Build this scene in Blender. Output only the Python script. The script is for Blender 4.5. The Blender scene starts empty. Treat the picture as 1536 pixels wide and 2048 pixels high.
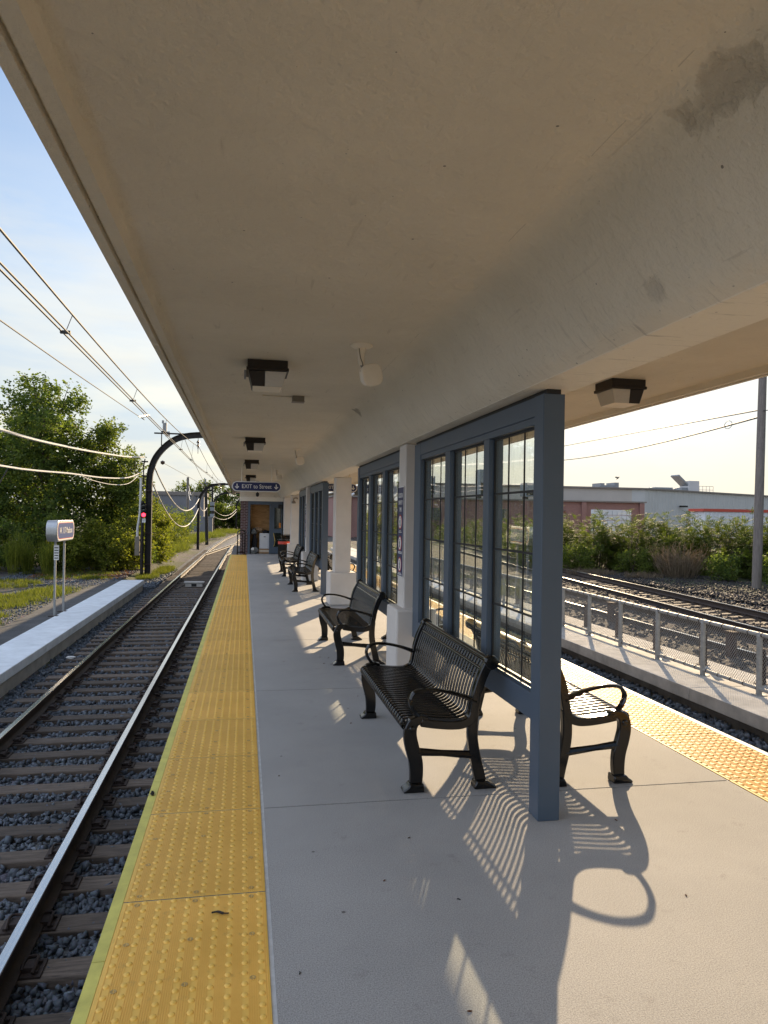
import bpy, bmesh, math, random
import numpy as np
from mathutils import Vector, Matrix, Quaternion
from math import sin, cos, pi, radians as rad

random.seed(7)
RNG = np.random.default_rng(11)
SC = bpy.context.scene
COL = SC.collection

# ------------------------------------------------------------------ camera, world, sun, exposure
cam = bpy.data.cameras.new('camera')
camo = bpy.data.objects.new('camera', cam)
COL.objects.link(camo)
cam.sensor_fit = 'HORIZONTAL'
cam.sensor_width = 36.0
cam.lens = 36.0 * 1450.0 / 1536.0
cam.clip_start = 0.05
cam.clip_end = 3000
YAW, PITCH, ROLL = rad(10.9), rad(0.33), rad(0.9)
_f = Vector((sin(YAW) * cos(PITCH), cos(YAW) * cos(PITCH), sin(PITCH)))
_r = Vector((cos(YAW), -sin(YAW), 0))
_u = _r.cross(_f)
_r2 = _r * cos(ROLL) + _u * sin(ROLL)
_u2 = -_r * sin(ROLL) + _u * cos(ROLL)
camo.matrix_world = Matrix(((_r2.x, _u2.x, -_f.x, 0), (_r2.y, _u2.y, -_f.y, 0), (_r2.z, _u2.z, -_f.z, 1.65), (0, 0, 0, 1)))
SC.camera = camo

SUN_AZ, SUN_EL = rad(24.6), rad(20.3)
sunv = Vector((sin(SUN_AZ) * cos(SUN_EL), cos(SUN_AZ) * cos(SUN_EL), sin(SUN_EL)))
sl = bpy.data.lights.new('sun', 'SUN')
sl.energy = 5.0
sl.angle = rad(0.5)
sl.color = (1.0, 0.76, 0.48)
so = bpy.data.objects.new('sun', sl)
so.rotation_euler = sunv.to_track_quat('Z', 'Y').to_euler()
COL.objects.link(so)

W = bpy.data.worlds.new('World')
SC.world = W
W.use_nodes = True
wt = W.node_tree
for n in list(wt.nodes):
    wt.nodes.remove(n)
wo = wt.nodes.new('ShaderNodeOutputWorld')
bg = wt.nodes.new('ShaderNodeBackground')
sky = wt.nodes.new('ShaderNodeTexSky')
sky.sky_type = 'NISHITA'
sky.sun_disc = False
sky.sun_elevation = SUN_EL
sky.sun_rotation = SUN_AZ
sky.altitude = 200
sky.air_density = 1.0
sky.dust_density = 0.8
sky.ozone_density = 1.2
bg.inputs['Strength'].default_value = 0.10
# thin cloud veils, laid out by sky direction
wtc = wt.nodes.new('ShaderNodeTexCoord')
wmap = wt.nodes.new('ShaderNodeMapping')
wmap.inputs['Scale'].default_value = (1.0, 1.0, 3.2)
wn = wt.nodes.new('ShaderNodeTexNoise')
wn.inputs['Scale'].default_value = 3.3
wn.inputs['Detail'].default_value = 7
wn.inputs['Roughness'].default_value = 0.58
wr = wt.nodes.new('ShaderNodeValToRGB')
wr.color_ramp.elements[0].position = 0.46
wr.color_ramp.elements[1].position = 0.70
wmul = wt.nodes.new('ShaderNodeMath')
wmul.operation = 'MULTIPLY'
wmul.inputs[1].default_value = 0.55
wmix = wt.nodes.new('ShaderNodeMixRGB')
wmix.inputs['Color2'].default_value = (5.0, 4.9, 4.5, 1)
wt.links.new(wtc.outputs['Generated'], wmap.inputs['Vector'])
wt.links.new(wmap.outputs['Vector'], wn.inputs['Vector'])
wt.links.new(wn.outputs['Fac'], wr.inputs['Fac'])
wt.links.new(wr.outputs['Color'], wmul.inputs[0])
wt.links.new(wmul.outputs[0], wmix.inputs['Fac'])
# low summer haze and cloud bands towards the horizon
wsep = wt.nodes.new('ShaderNodeSeparateXYZ'); wt.links.new(wtc.outputs['Generated'], wsep.inputs[0])
whz = wt.nodes.new('ShaderNodeMapRange'); whz.interpolation_type = 'SMOOTHSTEP'
whz.inputs['From Min'].default_value = 0.52; whz.inputs['From Max'].default_value = 0.02
whz.inputs['To Min'].default_value = 0.0; whz.inputs['To Max'].default_value = 0.93
wt.links.new(wsep.outputs['Z'], whz.inputs['Value'])
wmap3 = wt.nodes.new('ShaderNodeMapping'); wmap3.inputs['Scale'].default_value = (1.0, 1.0, 4.5)
wt.links.new(wtc.outputs['Generated'], wmap3.inputs['Vector'])
wn3 = wt.nodes.new('ShaderNodeTexNoise'); wn3.inputs['Scale'].default_value = 4.0; wn3.inputs['Detail'].default_value = 8; wn3.inputs['Roughness'].default_value = 0.55
wt.links.new(wmap3.outputs[0], wn3.inputs['Vector'])
wr3 = wt.nodes.new('ShaderNodeValToRGB')
wr3.color_ramp.elements[0].position = 0.40; wr3.color_ramp.elements[0].color = (3.35, 3.75, 4.1, 1)
wr3.color_ramp.elements[1].position = 0.62; wr3.color_ramp.elements[1].color = (5.2, 4.9, 4.0, 1)
wt.links.new(wn3.outputs['Fac'], wr3.inputs['Fac'])
wmixh = wt.nodes.new('ShaderNodeMixRGB')
wt.links.new(whz.outputs[0], wmixh.inputs['Fac']); wt.links.new(sky.outputs['Color'], wmixh.inputs['Color1']); wt.links.new(wr3.outputs['Color'], wmixh.inputs['Color2'])
wt.links.new(wmixh.outputs['Color'], wmix.inputs['Color1'])
# bright cloud bank added outside the view, as fill light from the left
wdot = wt.nodes.new('ShaderNodeVectorMath'); wdot.operation = 'DOT_PRODUCT'
wdot.inputs[1].default_value = (-0.855, -0.252, 0.453)
wt.links.new(wtc.outputs['Generated'], wdot.inputs[0])
wmr = wt.nodes.new('ShaderNodeMapRange'); wmr.interpolation_type = 'SMOOTHSTEP'
wmr.inputs['From Min'].default_value = 0.38; wmr.inputs['From Max'].default_value = 0.78
wt.links.new(wdot.outputs['Value'], wmr.inputs['Value'])
wn2 = wt.nodes.new('ShaderNodeTexNoise')
wn2.inputs['Scale'].default_value = 2.1; wn2.inputs['Detail'].default_value = 7
wt.links.new(wmap.outputs['Vector'], wn2.inputs['Vector'])
wr2 = wt.nodes.new('ShaderNodeMapRange')
wr2.inputs['From Min'].default_value = 0.3; wr2.inputs['From Max'].default_value = 0.6; wr2.inputs['To Min'].default_value = 0.45; wr2.inputs['To Max'].default_value = 1.0
wt.links.new(wn2.outputs['Fac'], wr2.inputs['Value'])
wm2 = wt.nodes.new('ShaderNodeMath'); wm2.operation = 'MULTIPLY'
wt.links.new(wmr.outputs[0], wm2.inputs[0]); wt.links.new(wr2.outputs[0], wm2.inputs[1])
wmix2 = wt.nodes.new('ShaderNodeMixRGB'); wmix2.inputs['Color2'].default_value = (6.6, 7.5, 9.4, 1)
wt.links.new(wm2.outputs[0], wmix2.inputs['Fac'])
wt.links.new(wmix.outputs['Color'], wmix2.inputs['Color1'])
wt.links.new(wmix2.outputs['Color'], bg.inputs['Color'])
wt.links.new(bg.outputs[0], wo.inputs['Surface'])

SC.render.engine = 'CYCLES'
SC.cycles.use_denoising = True
SC.cycles.max_bounces = 10
SC.cycles.diffuse_bounces = 6
SC.cycles.transparent_max_bounces = 24
SC.cycles.sample_clamp_indirect = 8
SC.view_settings.view_transform = 'Standard'
SC.view_settings.look = 'None'
SC.view_settings.gamma = 1
SC.view_settings.exposure = 0.88

# ------------------------------------------------------------------ helpers
def tag(o, label=None, cat=None, group=None, kind=None):
    if label: o['label'] = label
    if cat: o['category'] = cat
    if group: o['group'] = group
    if kind: o['kind'] = kind
    return o

def empty(name, loc=(0, 0, 0), rz=0.0):
    o = bpy.data.objects.new(name, None)
    o.empty_display_size = 0.1
    o.location = loc
    o.rotation_euler = (0, 0, rz)
    COL.objects.link(o)
    return o

def kids(o):
    return [c for c in bpy.data.objects if c.parent is o]

def copy_tree(o, parent=None):
    c = o.copy()
    COL.objects.link(c)
    if parent is not None:
        c.parent = parent
    for ch in list(o.children):
        copy_tree(ch, c)
    return c

class MB:
    def __init__(s):
        s.v = []; s.f = []
    def add(s, vs, fs):
        b = len(s.v)
        s.v.extend([tuple(p) for p in vs])
        s.f.extend([tuple(i + b for i in f) for f in fs])
        return s
    def box(s, x0, y0, z0, x1, y1, z1):
        vs = [(x0, y0, z0), (x1, y0, z0), (x1, y1, z0), (x0, y1, z0), (x0, y0, z1), (x1, y0, z1), (x1, y1, z1), (x0, y1, z1)]
        return s.add(vs, [(0, 3, 2, 1), (4, 5, 6, 7), (0, 1, 5, 4), (1, 2, 6, 5), (2, 3, 7, 6), (3, 0, 4, 7)])
    def obox(s, c, ax, ay, az, hx, hy, hz):
        c = Vector(c); ax = Vector(ax).normalized(); ay = Vector(ay).normalized(); az = Vector(az).normalized()
        vs = []
        for k in (-1, 1):
            for i, j in ((-1, -1), (1, -1), (1, 1), (-1, 1)):
                vs.append(c + ax * hx * i + ay * hy * j + az * hz * k)
        return s.add(vs, [(0, 3, 2, 1), (4, 5, 6, 7), (0, 1, 5, 4), (1, 2, 6, 5), (2, 3, 7, 6), (3, 0, 4, 7)])
    def prism(s, poly, axis, a, b):
        # poly 2D; axis 'x': (y,z), 'y': (x,z), 'z': (x,y)
        def P(p, t):
            return {'x': (t, p[0], p[1]), 'y': (p[0], t, p[1]), 'z': (p[0], p[1], t)}[axis]
        n = len(poly)
        vs = [P(p, a) for p in poly] + [P(p, b) for p in poly]
        fs = [tuple(range(n)), tuple(range(2 * n - 1, n - 1, -1))]
        for i in range(n):
            j = (i + 1) % n
            fs.append((i, i + n, j + n, j))
        return s.add(vs, fs)
    def tube(s, pts, r, n=8, cap=True, closed=False, up=None, sq=None, ph=0.0):
        pts = [Vector(p) for p in pts]
        m = len(pts)
        rs = r if hasattr(r, '__len__') else [r] * m
        vs = []
        prev = None
        for i, p in enumerate(pts):
            if closed:
                t = pts[(i + 1) % m] - pts[i - 1]
            else:
                t = pts[min(i + 1, m - 1)] - pts[max(i - 1, 0)]
            t.normalize()
            if prev is None:
                a = Vector(up) if up else (Vector((0, 0, 1)) if abs(t.z) < 0.9 else Vector((0, 1, 0)))
            else:
                a = prev
            a = a - t * a.dot(t)
            if a.length < 1e-6:
                a = Vector((1, 0, 0)) - t * t.x
            a.normalize()
            prev = a
            bvec = t.cross(a)
            for k in range(n):
                th = 2 * pi * k / n + ph
                ka, kb = cos(th), sin(th)
                if sq:
                    ka *= sq[0]; kb *= sq[1]
                vs.append(p + a * rs[i] * ka + bvec * rs[i] * kb)
        fs = []
        for i in range(m if closed else m - 1):
            i2 = (i + 1) % m
            for k in range(n):
                k2 = (k + 1) % n
                fs.append((i * n + k, i * n + k2, i2 * n + k2, i2 * n + k))
        if cap and not closed:
            fs.append(tuple(range(n - 1, -1, -1)))
            fs.append(tuple((m - 1) * n + k for k in range(n)))
        return s.add(vs, fs)
    def sweep(s, prof, pts, up=(0, 0, 1)):
        # prof: 2D (side, up) swept along pts, ends capped
        pts = [Vector(p) for p in pts]
        m = len(pts); n = len(prof)
        vs = []
        for i, p in enumerate(pts):
            t = (pts[min(i + 1, m - 1)] - pts[max(i - 1, 0)]).normalized()
            side = t.cross(Vector(up)).normalized()
            u = side.cross(t)
            for a, b in prof:
                vs.append(p + side * a + u * b)
        fs = []
        for i in range(m - 1):
            for k in range(n):
                k2 = (k + 1) % n
                fs.append((i * n + k, i * n + k2, (i + 1) * n + k2, (i + 1) * n + k))
        fs.append(tuple(range(n - 1, -1, -1)))
        fs.append(tuple((m - 1) * n + k for k in range(n)))
        return s.add(vs, fs)
    def lathe(s, prof, c, n=16, axis='z'):
        vs = []
        for r, h in prof:
            for k in range(n):
                th = 2 * pi * k / n
                a, b = r * cos(th), r * sin(th)
                if axis == 'z': vs.append((c[0] + a, c[1] + b, c[2] + h))
                elif axis == 'y': vs.append((c[0] + a, c[1] + h, c[2] + b))
                else: vs.append((c[0] + h, c[1] + a, c[2] + b))
        fs = []
        m = len(prof)
        for i in range(m - 1):
            for k in range(n):
                k2 = (k + 1) % n
                fs.append((i * n + k, i * n + k2, (i + 1) * n + k2, (i + 1) * n + k))
        fs.append(tuple(range(n - 1, -1, -1)))
        fs.append(tuple((m - 1) * n + k for k in range(n)))
        return s.add(vs, fs)
    def stroke(s, pts, ws, axis, a, b):
        # 2D centre line with widths, extruded along axis from a to b
        L, R = [], []
        m = len(pts)
        P = [Vector((p[0], p[1])) for p in pts]
        for i in range(m):
            t = (P[min(i + 1, m - 1)] - P[max(i - 1, 0)]).normalized()
            nrm = Vector((-t.y, t.x))
            L.append(P[i] + nrm * ws[i] / 2)
            R.append(P[i] - nrm * ws[i] / 2)
        def Q(p, t):
            return {'x': (t, p[0], p[1]), 'y': (p[0], t, p[1]), 'z': (p[0], p[1], t)}[axis]
        vs = [];
        for i in range(m):
            vs += [Q(L[i], a), Q(R[i], a), Q(R[i], b), Q(L[i], b)]
        fs = []
        for i in range(m - 1):
            for k in range(4):
                k2 = (k + 1) % 4
                fs.append((i * 4 + k, i * 4 + k2, (i + 1) * 4 + k2, (i + 1) * 4 + k))
        fs.append((3, 2, 1, 0)); e = (m - 1) * 4
        fs.append((e, e + 1, e + 2, e + 3))
        return s.add(vs, fs)
    def build(s, name, m, parent=None, bevel=0.0, smooth=35, bseg=2, loc=None, rz=None):
        me = bpy.data.meshes.new(name)
        me.from_pydata(s.v, [], s.f)
        bm = bmesh.new(); bm.from_mesh(me)
        bmesh.ops.recalc_face_normals(bm, faces=bm.faces)
        bm.to_mesh(me); bm.free()
        if smooth:
            me.shade_smooth()
            me.set_sharp_from_angle(angle=rad(smooth))
        o = bpy.data.objects.new(name, me)
        COL.objects.link(o)
        if m is not None:
            me.materials.append(m)
        if parent is not None:
            o.parent = parent
        if loc: o.location = loc
        if rz is not None: o.rotation_euler = (0, 0, rz)
        if bevel:
            b = o.modifiers.new('bevel', 'BEVEL')
            b.width = bevel; b.segments = bseg; b.limit_method = 'ANGLE'; b.angle_limit = rad(40)
            b.harden_normals = False
        return o

def smooth_path(pts, sub=6):
    P = [Vector(p) for p in pts]
    out = []
    n = len(P)
    for i in range(n - 1):
        p0, p1, p2, p3 = P[max(i - 1, 0)], P[i], P[i + 1], P[min(i + 2, n - 1)]
        for k in range(sub):
            t = k / sub
            out.append(0.5 * ((2 * p1) + (p2 - p0) * t + (2 * p0 - 5 * p1 + 4 * p2 - p3) * t * t + (3 * p1 - p0 - 3 * p2 + p3) * t ** 3))
    out.append(P[-1])
    return out

def text_part(body, size, mat, parent, loc, rot, name='lettering', extr=0.002, xs=1.0, align='CENTER'):
    cu = bpy.data.curves.new(name, 'FONT')
    cu.body = body; cu.size = size; cu.extrude = extr
    cu.align_x = align; cu.align_y = 'CENTER'
    cu.offset = size * 0.004
    t = bpy.data.objects.new(name, cu)
    COL.objects.link(t)
    dg = bpy.context.evaluated_depsgraph_get()
    me = bpy.data.meshes.new_from_object(t.evaluated_get(dg))
    bpy.data.objects.remove(t)
    o = bpy.data.objects.new(name, me)
    me.materials.clear(); me.materials.append(mat)
    COL.objects.link(o)
    o.parent = parent
    o.location = loc; o.rotation_euler = rot; o.scale = (xs, 1, 1)
    return o

def np_mesh(name, V, F, m, parent=None, smooth=False, attr=None):
    """V (n,3), F (k,c) all faces with c corners"""
    me = bpy.data.meshes.new(name)
    k, c = F.shape
    me.vertices.add(len(V)); me.vertices.foreach_set('co', V.astype(np.float32).ravel())
    me.loops.add(k * c); me.loops.foreach_set('vertex_index', F.astype(np.int32).ravel())
    me.polygons.add(k)
    me.polygons.foreach_set('loop_start', np.arange(0, k * c, c, dtype=np.int32))
    me.polygons.foreach_set('loop_total', np.full(k, c, dtype=np.int32))
    if attr is not None:
        a = me.attributes.new('tint', 'FLOAT', 'FACE')
        a.data.foreach_set('value', attr.astype(np.float32))
    me.update(calc_edges=True)
    if smooth: me.shade_smooth()
    o = bpy.data.objects.new(name, me)
    me.materials.append(m)
    COL.objects.link(o)
    if parent is not None: o.parent = parent
    return o

# ------------------------------------------------------------------ materials
def nodes(name):
    m = bpy.data.materials.new(name)
    m.use_nodes = True
    t = m.node_tree
    return m, t, t.nodes['Principled BSDF'], t.nodes['Material Output']

def N(t, typ, **kw):
    n = t.nodes.new(typ)
    for k, v in kw.items():
        if k in n.inputs: n.inputs[k].default_value = v
        else: setattr(n, k, v)
    return n

def c4(c): return (c[0], c[1], c[2], 1)

def mat(name, col, rough=0.6, metal=0.0, var=0.12, vs=6.0, bump=0.0, bs=60.0, spec=0.5, coat=0.0, col2=None, mscale=(1, 1, 1), rvar=0.0, bdist=0.01):
    m, t, p, o = nodes(name)
    tc = N(t, 'ShaderNodeTexCoord')
    mp = N(t, 'ShaderNodeMapping'); mp.inputs['Scale'].default_value = mscale
    t.links.new(tc.outputs['Object'], mp.inputs['Vector'])
    n1 = N(t, 'ShaderNodeTexNoise', Scale=vs, Detail=6.0, Roughness=0.6)
    t.links.new(mp.outputs[0], n1.inputs['Vector'])
    rmp = N(t, 'ShaderNodeValToRGB')
    rmp.color_ramp.elements[0].position = 0.3; rmp.color_ramp.elements[1].position = 0.7
    a = [max(0, x * (1 - var)) for x in col]
    b = col2 if col2 else [min(1, x * (1 + var)) for x in col]
    rmp.color_ramp.elements[0].color = c4(a); rmp.color_ramp.elements[1].color = c4(b)
    t.links.new(n1.outputs['Fac'], rmp.inputs['Fac'])
    t.links.new(rmp.outputs['Color'], p.inputs['Base Color'])
    p.inputs['Roughness'].default_value = rough
    p.inputs['Metallic'].default_value = metal
    p.inputs['Specular IOR Level'].default_value = spec
    p.inputs['Coat Weight'].default_value = coat
    p.inputs['Coat Roughness'].default_value = 0.08
    if rvar:
        mr = N(t, 'ShaderNodeMapRange')
        mr.inputs['To Min'].default_value = max(0.02, rough - rvar); mr.inputs['To Max'].default_value = rough + rvar
        t.links.new(n1.outputs['Fac'], mr.inputs['Value']); t.links.new(mr.outputs[0], p.inputs['Roughness'])
    if bump:
        n2 = N(t, 'ShaderNodeTexNoise', Scale=bs, Detail=4.0, Roughness=0.6)
        t.links.new(mp.outputs[0], n2.inputs['Vector'])
        bp = N(t, 'ShaderNodeBump', Strength=bump, Distance=bdist)
        t.links.new(n2.outputs['Fac'], bp.inputs['Height'])
        t.links.new(bp.outputs[0], p.inputs['Normal'])
    return m

def platform_mat():
    m, t, p, o = nodes('platform_concrete')
    tc = N(t, 'ShaderNodeTexCoord')
    big = N(t, 'ShaderNodeTexNoise', Scale=0.9, Detail=8.0, Roughness=0.65)
    fine = N(t, 'ShaderNodeTexNoise', Scale=185.0, Detail=3.0, Roughness=0.75)
    vor = N(t, 'ShaderNodeTexVoronoi', Scale=3.1)
    vor.inputs['Randomness'].default_value = 1.0
    for n in (big, fine, vor): t.links.new(tc.outputs['Object'], n.inputs['Vector'])
    r1 = N(t, 'ShaderNodeValToRGB')
    r1.color_ramp.elements[0].position = 0.25; r1.color_ramp.elements[1].position = 0.75
    r1.color_ramp.elements[0].color = (0.325, 0.322, 0.315, 1); r1.color_ramp.elements[1].color = (0.425, 0.418, 0.405, 1)
    t.links.new(big.outputs['Fac'], r1.inputs['Fac'])
    r2 = N(t, 'ShaderNodeValToRGB')
    r2.color_ramp.elements[0].position = 0.33; r2.color_ramp.elements[1].position = 0.67
    r2.color_ramp.elements[0].color = (0.62, 0.62, 0.62, 1); r2.color_ramp.elements[1].color = (1.30, 1.30, 1.30, 1)
    t.links.new(fine.outputs['Fac'], r2.inputs['Fac'])
    mx = N(t, 'ShaderNodeMixRGB', blend_type='MULTIPLY', Fac=1.0)
    t.links.new(r1.outputs[0], mx.inputs['Color1']); t.links.new(r2.outputs[0], mx.inputs['Color2'])
    # small dark gum and dirt specks
    sp = N(t, 'ShaderNodeMath', operation='LESS_THAN'); sp.inputs[1].default_value = 0.028
    t.links.new(vor.outputs['Distance'], sp.inputs[0])
    mx2 = N(t, 'ShaderNodeMixRGB'); mx2.inputs['Color2'].default_value = (0.06, 0.055, 0.05, 1)
    ml = N(t, 'ShaderNodeMath', operation='MULTIPLY'); ml.inputs[1].default_value = 0.75
    t.links.new(sp.outputs[0], ml.inputs[0]); t.links.new(ml.outputs[0], mx2.inputs['Fac'])
    t.links.new(mx.outputs[0], mx2.inputs['Color1'])
    st = N(t, 'ShaderNodeTexNoise', Scale=5.5, Detail=6.0, Roughness=0.7); t.links.new(tc.outputs['Object'], st.inputs['Vector'])
    sr = N(t, 'ShaderNodeMapRange'); sr.inputs['From Min'].default_value = 0.60; sr.inputs['From Max'].default_value = 0.74; sr.inputs['To Min'].default_value = 0; sr.inputs['To Max'].default_value = 0.34
    t.links.new(st.outputs['Fac'], sr.inputs['Value'])
    mx3 = N(t, 'ShaderNodeMixRGB'); mx3.inputs['Color2'].default_value = (0.13, 0.12, 0.11, 1)
    t.links.new(sr.outputs[0], mx3.inputs['Fac']); t.links.new(mx2.outputs[0], mx3.inputs['Color1'])
    t.links.new(mx3.outputs[0], p.inputs['Base Color'])
    p.inputs['Roughness'].default_value = 0.85
    p.inputs['Specular IOR Level'].default_value = 0.3
    bp = N(t, 'ShaderNodeBump', Strength=0.35, Distance=0.005)
    t.links.new(fine.outputs['Fac'], bp.inputs['Height']); t.links.new(bp.outputs[0], p.inputs['Normal'])
    return m

def canopy_mat():
    m, t, p, o = nodes('canopy_paint')
    tc = N(t, 'ShaderNodeTexCoord')
    O = tc.outputs['Object']
    big = N(t, 'ShaderNodeTexNoise', Scale=1.4, Detail=7.0, Roughness=0.6)
    mid = N(t, 'ShaderNodeTexNoise', Scale=11.0, Detail=8.0, Roughness=0.62)
    fin = N(t, 'ShaderNodeTexNoise', Scale=85.0, Detail=4.0, Roughness=0.6)
    vor = N(t, 'ShaderNodeTexVoronoi', Scale=6.5)
    vor2 = N(t, 'ShaderNodeTexVoronoi', Scale=34.0)
    for n in (big, mid, fin, vor, vor2): t.links.new(O, n.inputs['Vector'])
    r1 = N(t, 'ShaderNodeValToRGB')
    r1.color_ramp.elements[0].position = 0.28; r1.color_ramp.elements[1].position = 0.72
    r1.color_ramp.elements[0].color = (0.67, 0.61, 0.495, 1); r1.color_ramp.elements[1].color = (0.77, 0.705, 0.58, 1)
    t.links.new(big.outputs['Fac'], r1.inputs['Fac'])
    # pits: sparse dots, denser low on the beam
    cut = N(t, 'ShaderNodeMath', operation='LESS_THAN'); cut.inputs[1].default_value = 0.034
    t.links.new(vor.outputs['Distance'], cut.inputs[0])
    cut2 = N(t, 'ShaderNodeMath', operation='LESS_THAN'); cut2.inputs[1].default_value = 0.10
    t.links.new(vor2.outputs['Distance'], cut2.inputs[0])
    # where: patchy mask from the noise
    gate = N(t, 'ShaderNodeMath', operation='GREATER_THAN'); gate.inputs[1].default_value = 0.635
    t.links.new(mid.outputs['Fac'], gate.inputs[0])
    c2 = N(t, 'ShaderNodeMath', operation='MULTIPLY')
    t.links.new(cut2.outputs[0], c2.inputs[0]); t.links.new(gate.outputs[0], c2.inputs[1])
    dots = N(t, 'ShaderNodeMath', operation='MAXIMUM')
    t.links.new(cut.outputs[0], dots.inputs[0]); t.links.new(c2.outputs[0], dots.inputs[1])
    dm = N(t, 'ShaderNodeMath', operation='MULTIPLY'); dm.inputs[1].default_value = 0.75
    t.links.new(dots.outputs[0], dm.inputs[0])
    mx = N(t, 'ShaderNodeMixRGB'); mx.inputs['Color2'].default_value = (0.10, 0.085, 0.07, 1)
    t.links.new(r1.outputs[0], mx.inputs['Color1']); t.links.new(dm.outputs[0], mx.inputs['Fac'])
    # spalled patches (real wear with a ragged outline): ellipsoids about fixed spots, edge broken by noise
    last = mx.outputs[0]
    hsum = None
    for (cx, cy, cz, sx, sy, colr, edge) in ((1.175, 1.66, 2.775, 0.05, 0.18, (0.52, 0.46, 0.37, 1), 0.55), (1.175, 7.7, 2.77, 0.05, 0.09, (0.30, 0.265, 0.22, 1), 0.7), (1.40, 2.32, 2.45, 0.03, 0.05, (0.36, 0.33, 0.29, 1), 0.3)):
        sub = N(t, 'ShaderNodeVectorMath', operation='SUBTRACT'); sub.inputs[1].default_value = (cx, cy, cz)
        t.links.new(O, sub.inputs[0])
        dv = N(t, 'ShaderNodeVectorMath', operation='DIVIDE'); dv.inputs[1].default_value = (sx, sy, 0.12)
        t.links.new(sub.outputs[0], dv.inputs[0])
        ln = N(t, 'ShaderNodeVectorMath', operation='LENGTH'); t.links.new(dv.outputs[0], ln.inputs[0])
        ad = N(t, 'ShaderNodeMath', operation='MULTIPLY_ADD'); ad.inputs[1].default_value = 3.4; ad.inputs[2].default_value = -1.7
        t.links.new(mid.outputs['Fac'], ad.inputs[0])
        sm = N(t, 'ShaderNodeMath', operation='ADD'); t.links.new(ln.outputs['Value'], sm.inputs[0]); t.links.new(ad.outputs[0], sm.inputs[1])
        mr = N(t, 'ShaderNodeMapRange')
        mr.inputs['From Min'].default_value = 1.08; mr.inputs['From Max'].default_value = 0.5
        mr.inputs['To Min'].default_value = 0; mr.inputs['To Max'].default_value = edge
        t.links.new(sm.outputs[0], mr.inputs['Value'])
        mm = N(t, 'ShaderNodeMixRGB'); mm.inputs['Color2'].default_value = colr
        t.links.new(last, mm.inputs['Color1']); t.links.new(mr.outputs[0], mm.inputs['Fac'])
        last = mm.outputs[0]
        if hsum is None: hsum = mr.outputs[0]
        else:
            a = N(t, 'ShaderNodeMath', operation='ADD'); t.links.new(hsum, a.inputs[0]); t.links.new(mr.outputs[0], a.inputs[1]); hsum = a.outputs[0]
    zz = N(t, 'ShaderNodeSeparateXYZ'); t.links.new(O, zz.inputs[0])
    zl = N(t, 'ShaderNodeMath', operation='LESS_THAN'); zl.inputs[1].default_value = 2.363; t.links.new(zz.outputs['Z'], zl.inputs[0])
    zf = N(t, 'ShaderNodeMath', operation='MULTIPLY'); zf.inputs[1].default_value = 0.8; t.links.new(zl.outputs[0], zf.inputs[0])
    zm = N(t, 'ShaderNodeMixRGB'); zm.inputs['Color2'].default_value = (0.86, 0.81, 0.70, 1)  # beam underside painted paler, standing in for light bounced off the floor
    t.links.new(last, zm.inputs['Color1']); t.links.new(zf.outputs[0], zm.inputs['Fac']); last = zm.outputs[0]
    # trowel scratches and old drip marks on the plaster
    smp = N(t, 'ShaderNodeMapping'); smp.inputs['Scale'].default_value = (26, 2.6, 26); smp.inputs['Rotation'].default_value = (0, 0, 0.7)
    t.links.new(O, smp.inputs['Vector'])
    scn = N(t, 'ShaderNodeTexNoise', Scale=1.0, Detail=5.0, Roughness=0.6, Distortion=0.6); t.links.new(smp.outputs[0], scn.inputs['Vector'])
    scr = N(t, 'ShaderNodeMapRange'); scr.inputs['From Min'].default_value = 0.64; scr.inputs['From Max'].default_value = 0.72; scr.inputs['To Max'].default_value = 0.30
    t.links.new(scn.outputs['Fac'], scr.inputs['Value'])
    scm = N(t, 'ShaderNodeMixRGB'); scm.inputs['Color2'].default_value = (0.40, 0.345, 0.27, 1)
    t.links.new(last, scm.inputs['Color1']); t.links.new(scr.outputs[0], scm.inputs['Fac']); last = scm.outputs[0]
    dmp = N(t, 'ShaderNodeMapping'); dmp.inputs['Scale'].default_value = (3, 34, 5); t.links.new(O, dmp.inputs['Vector'])
    dn = N(t, 'ShaderNodeTexNoise', Scale=1.0, Detail=7.0, Roughness=0.7); t.links.new(dmp.outputs[0], dn.inputs['Vector'])
    dsep = N(t, 'ShaderNodeSeparateXYZ'); t.links.new(O, dsep.inputs[0])
    dlow = N(t, 'ShaderNodeMapRange'); dlow.inputs['From Min'].default_value = 2.60; dlow.inputs['From Max'].default_value = 2.40; dlow.inputs['To Max'].default_value = 0.42
    t.links.new(dsep.outputs['Z'], dlow.inputs['Value'])
    dthr = N(t, 'ShaderNodeMapRange'); dthr.inputs['From Min'].default_value = 0.58; dthr.inputs['From Max'].default_value = 0.68; t.links.new(dn.outputs['Fac'], dthr.inputs['Value'])
    dmul = N(t, 'ShaderNodeMath', operation='MULTIPLY'); t.links.new(dlow.outputs[0], dmul.inputs[0]); t.links.new(dthr.outputs[0], dmul.inputs[1])
    dmix = N(t, 'ShaderNodeMixRGB'); dmix.inputs['Color2'].default_value = (0.22, 0.20, 0.175, 1)
    t.links.new(last, dmix.inputs['Color1']); t.links.new(dmul.outputs[0], dmix.inputs['Fac']); last = dmix.outputs[0]
    pv = N(t, 'ShaderNodeTexVoronoi', Scale=21.0); t.links.new(O, pv.inputs['Vector'])
    pc = N(t, 'ShaderNodeMath', operation='LESS_THAN'); pc.inputs[1].default_value = 0.10; t.links.new(pv.outputs['Distance'], pc.inputs[0])
    pg = N(t, 'ShaderNodeMath', operation='GREATER_THAN'); pg.inputs[1].default_value = 0.52; t.links.new(mid.outputs['Fac'], pg.inputs[0])
    pm = N(t, 'ShaderNodeMath', operation='MULTIPLY'); t.links.new(pc.outputs[0], pm.inputs[0]); t.links.new(pg.outputs[0], pm.inputs[1])
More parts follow.
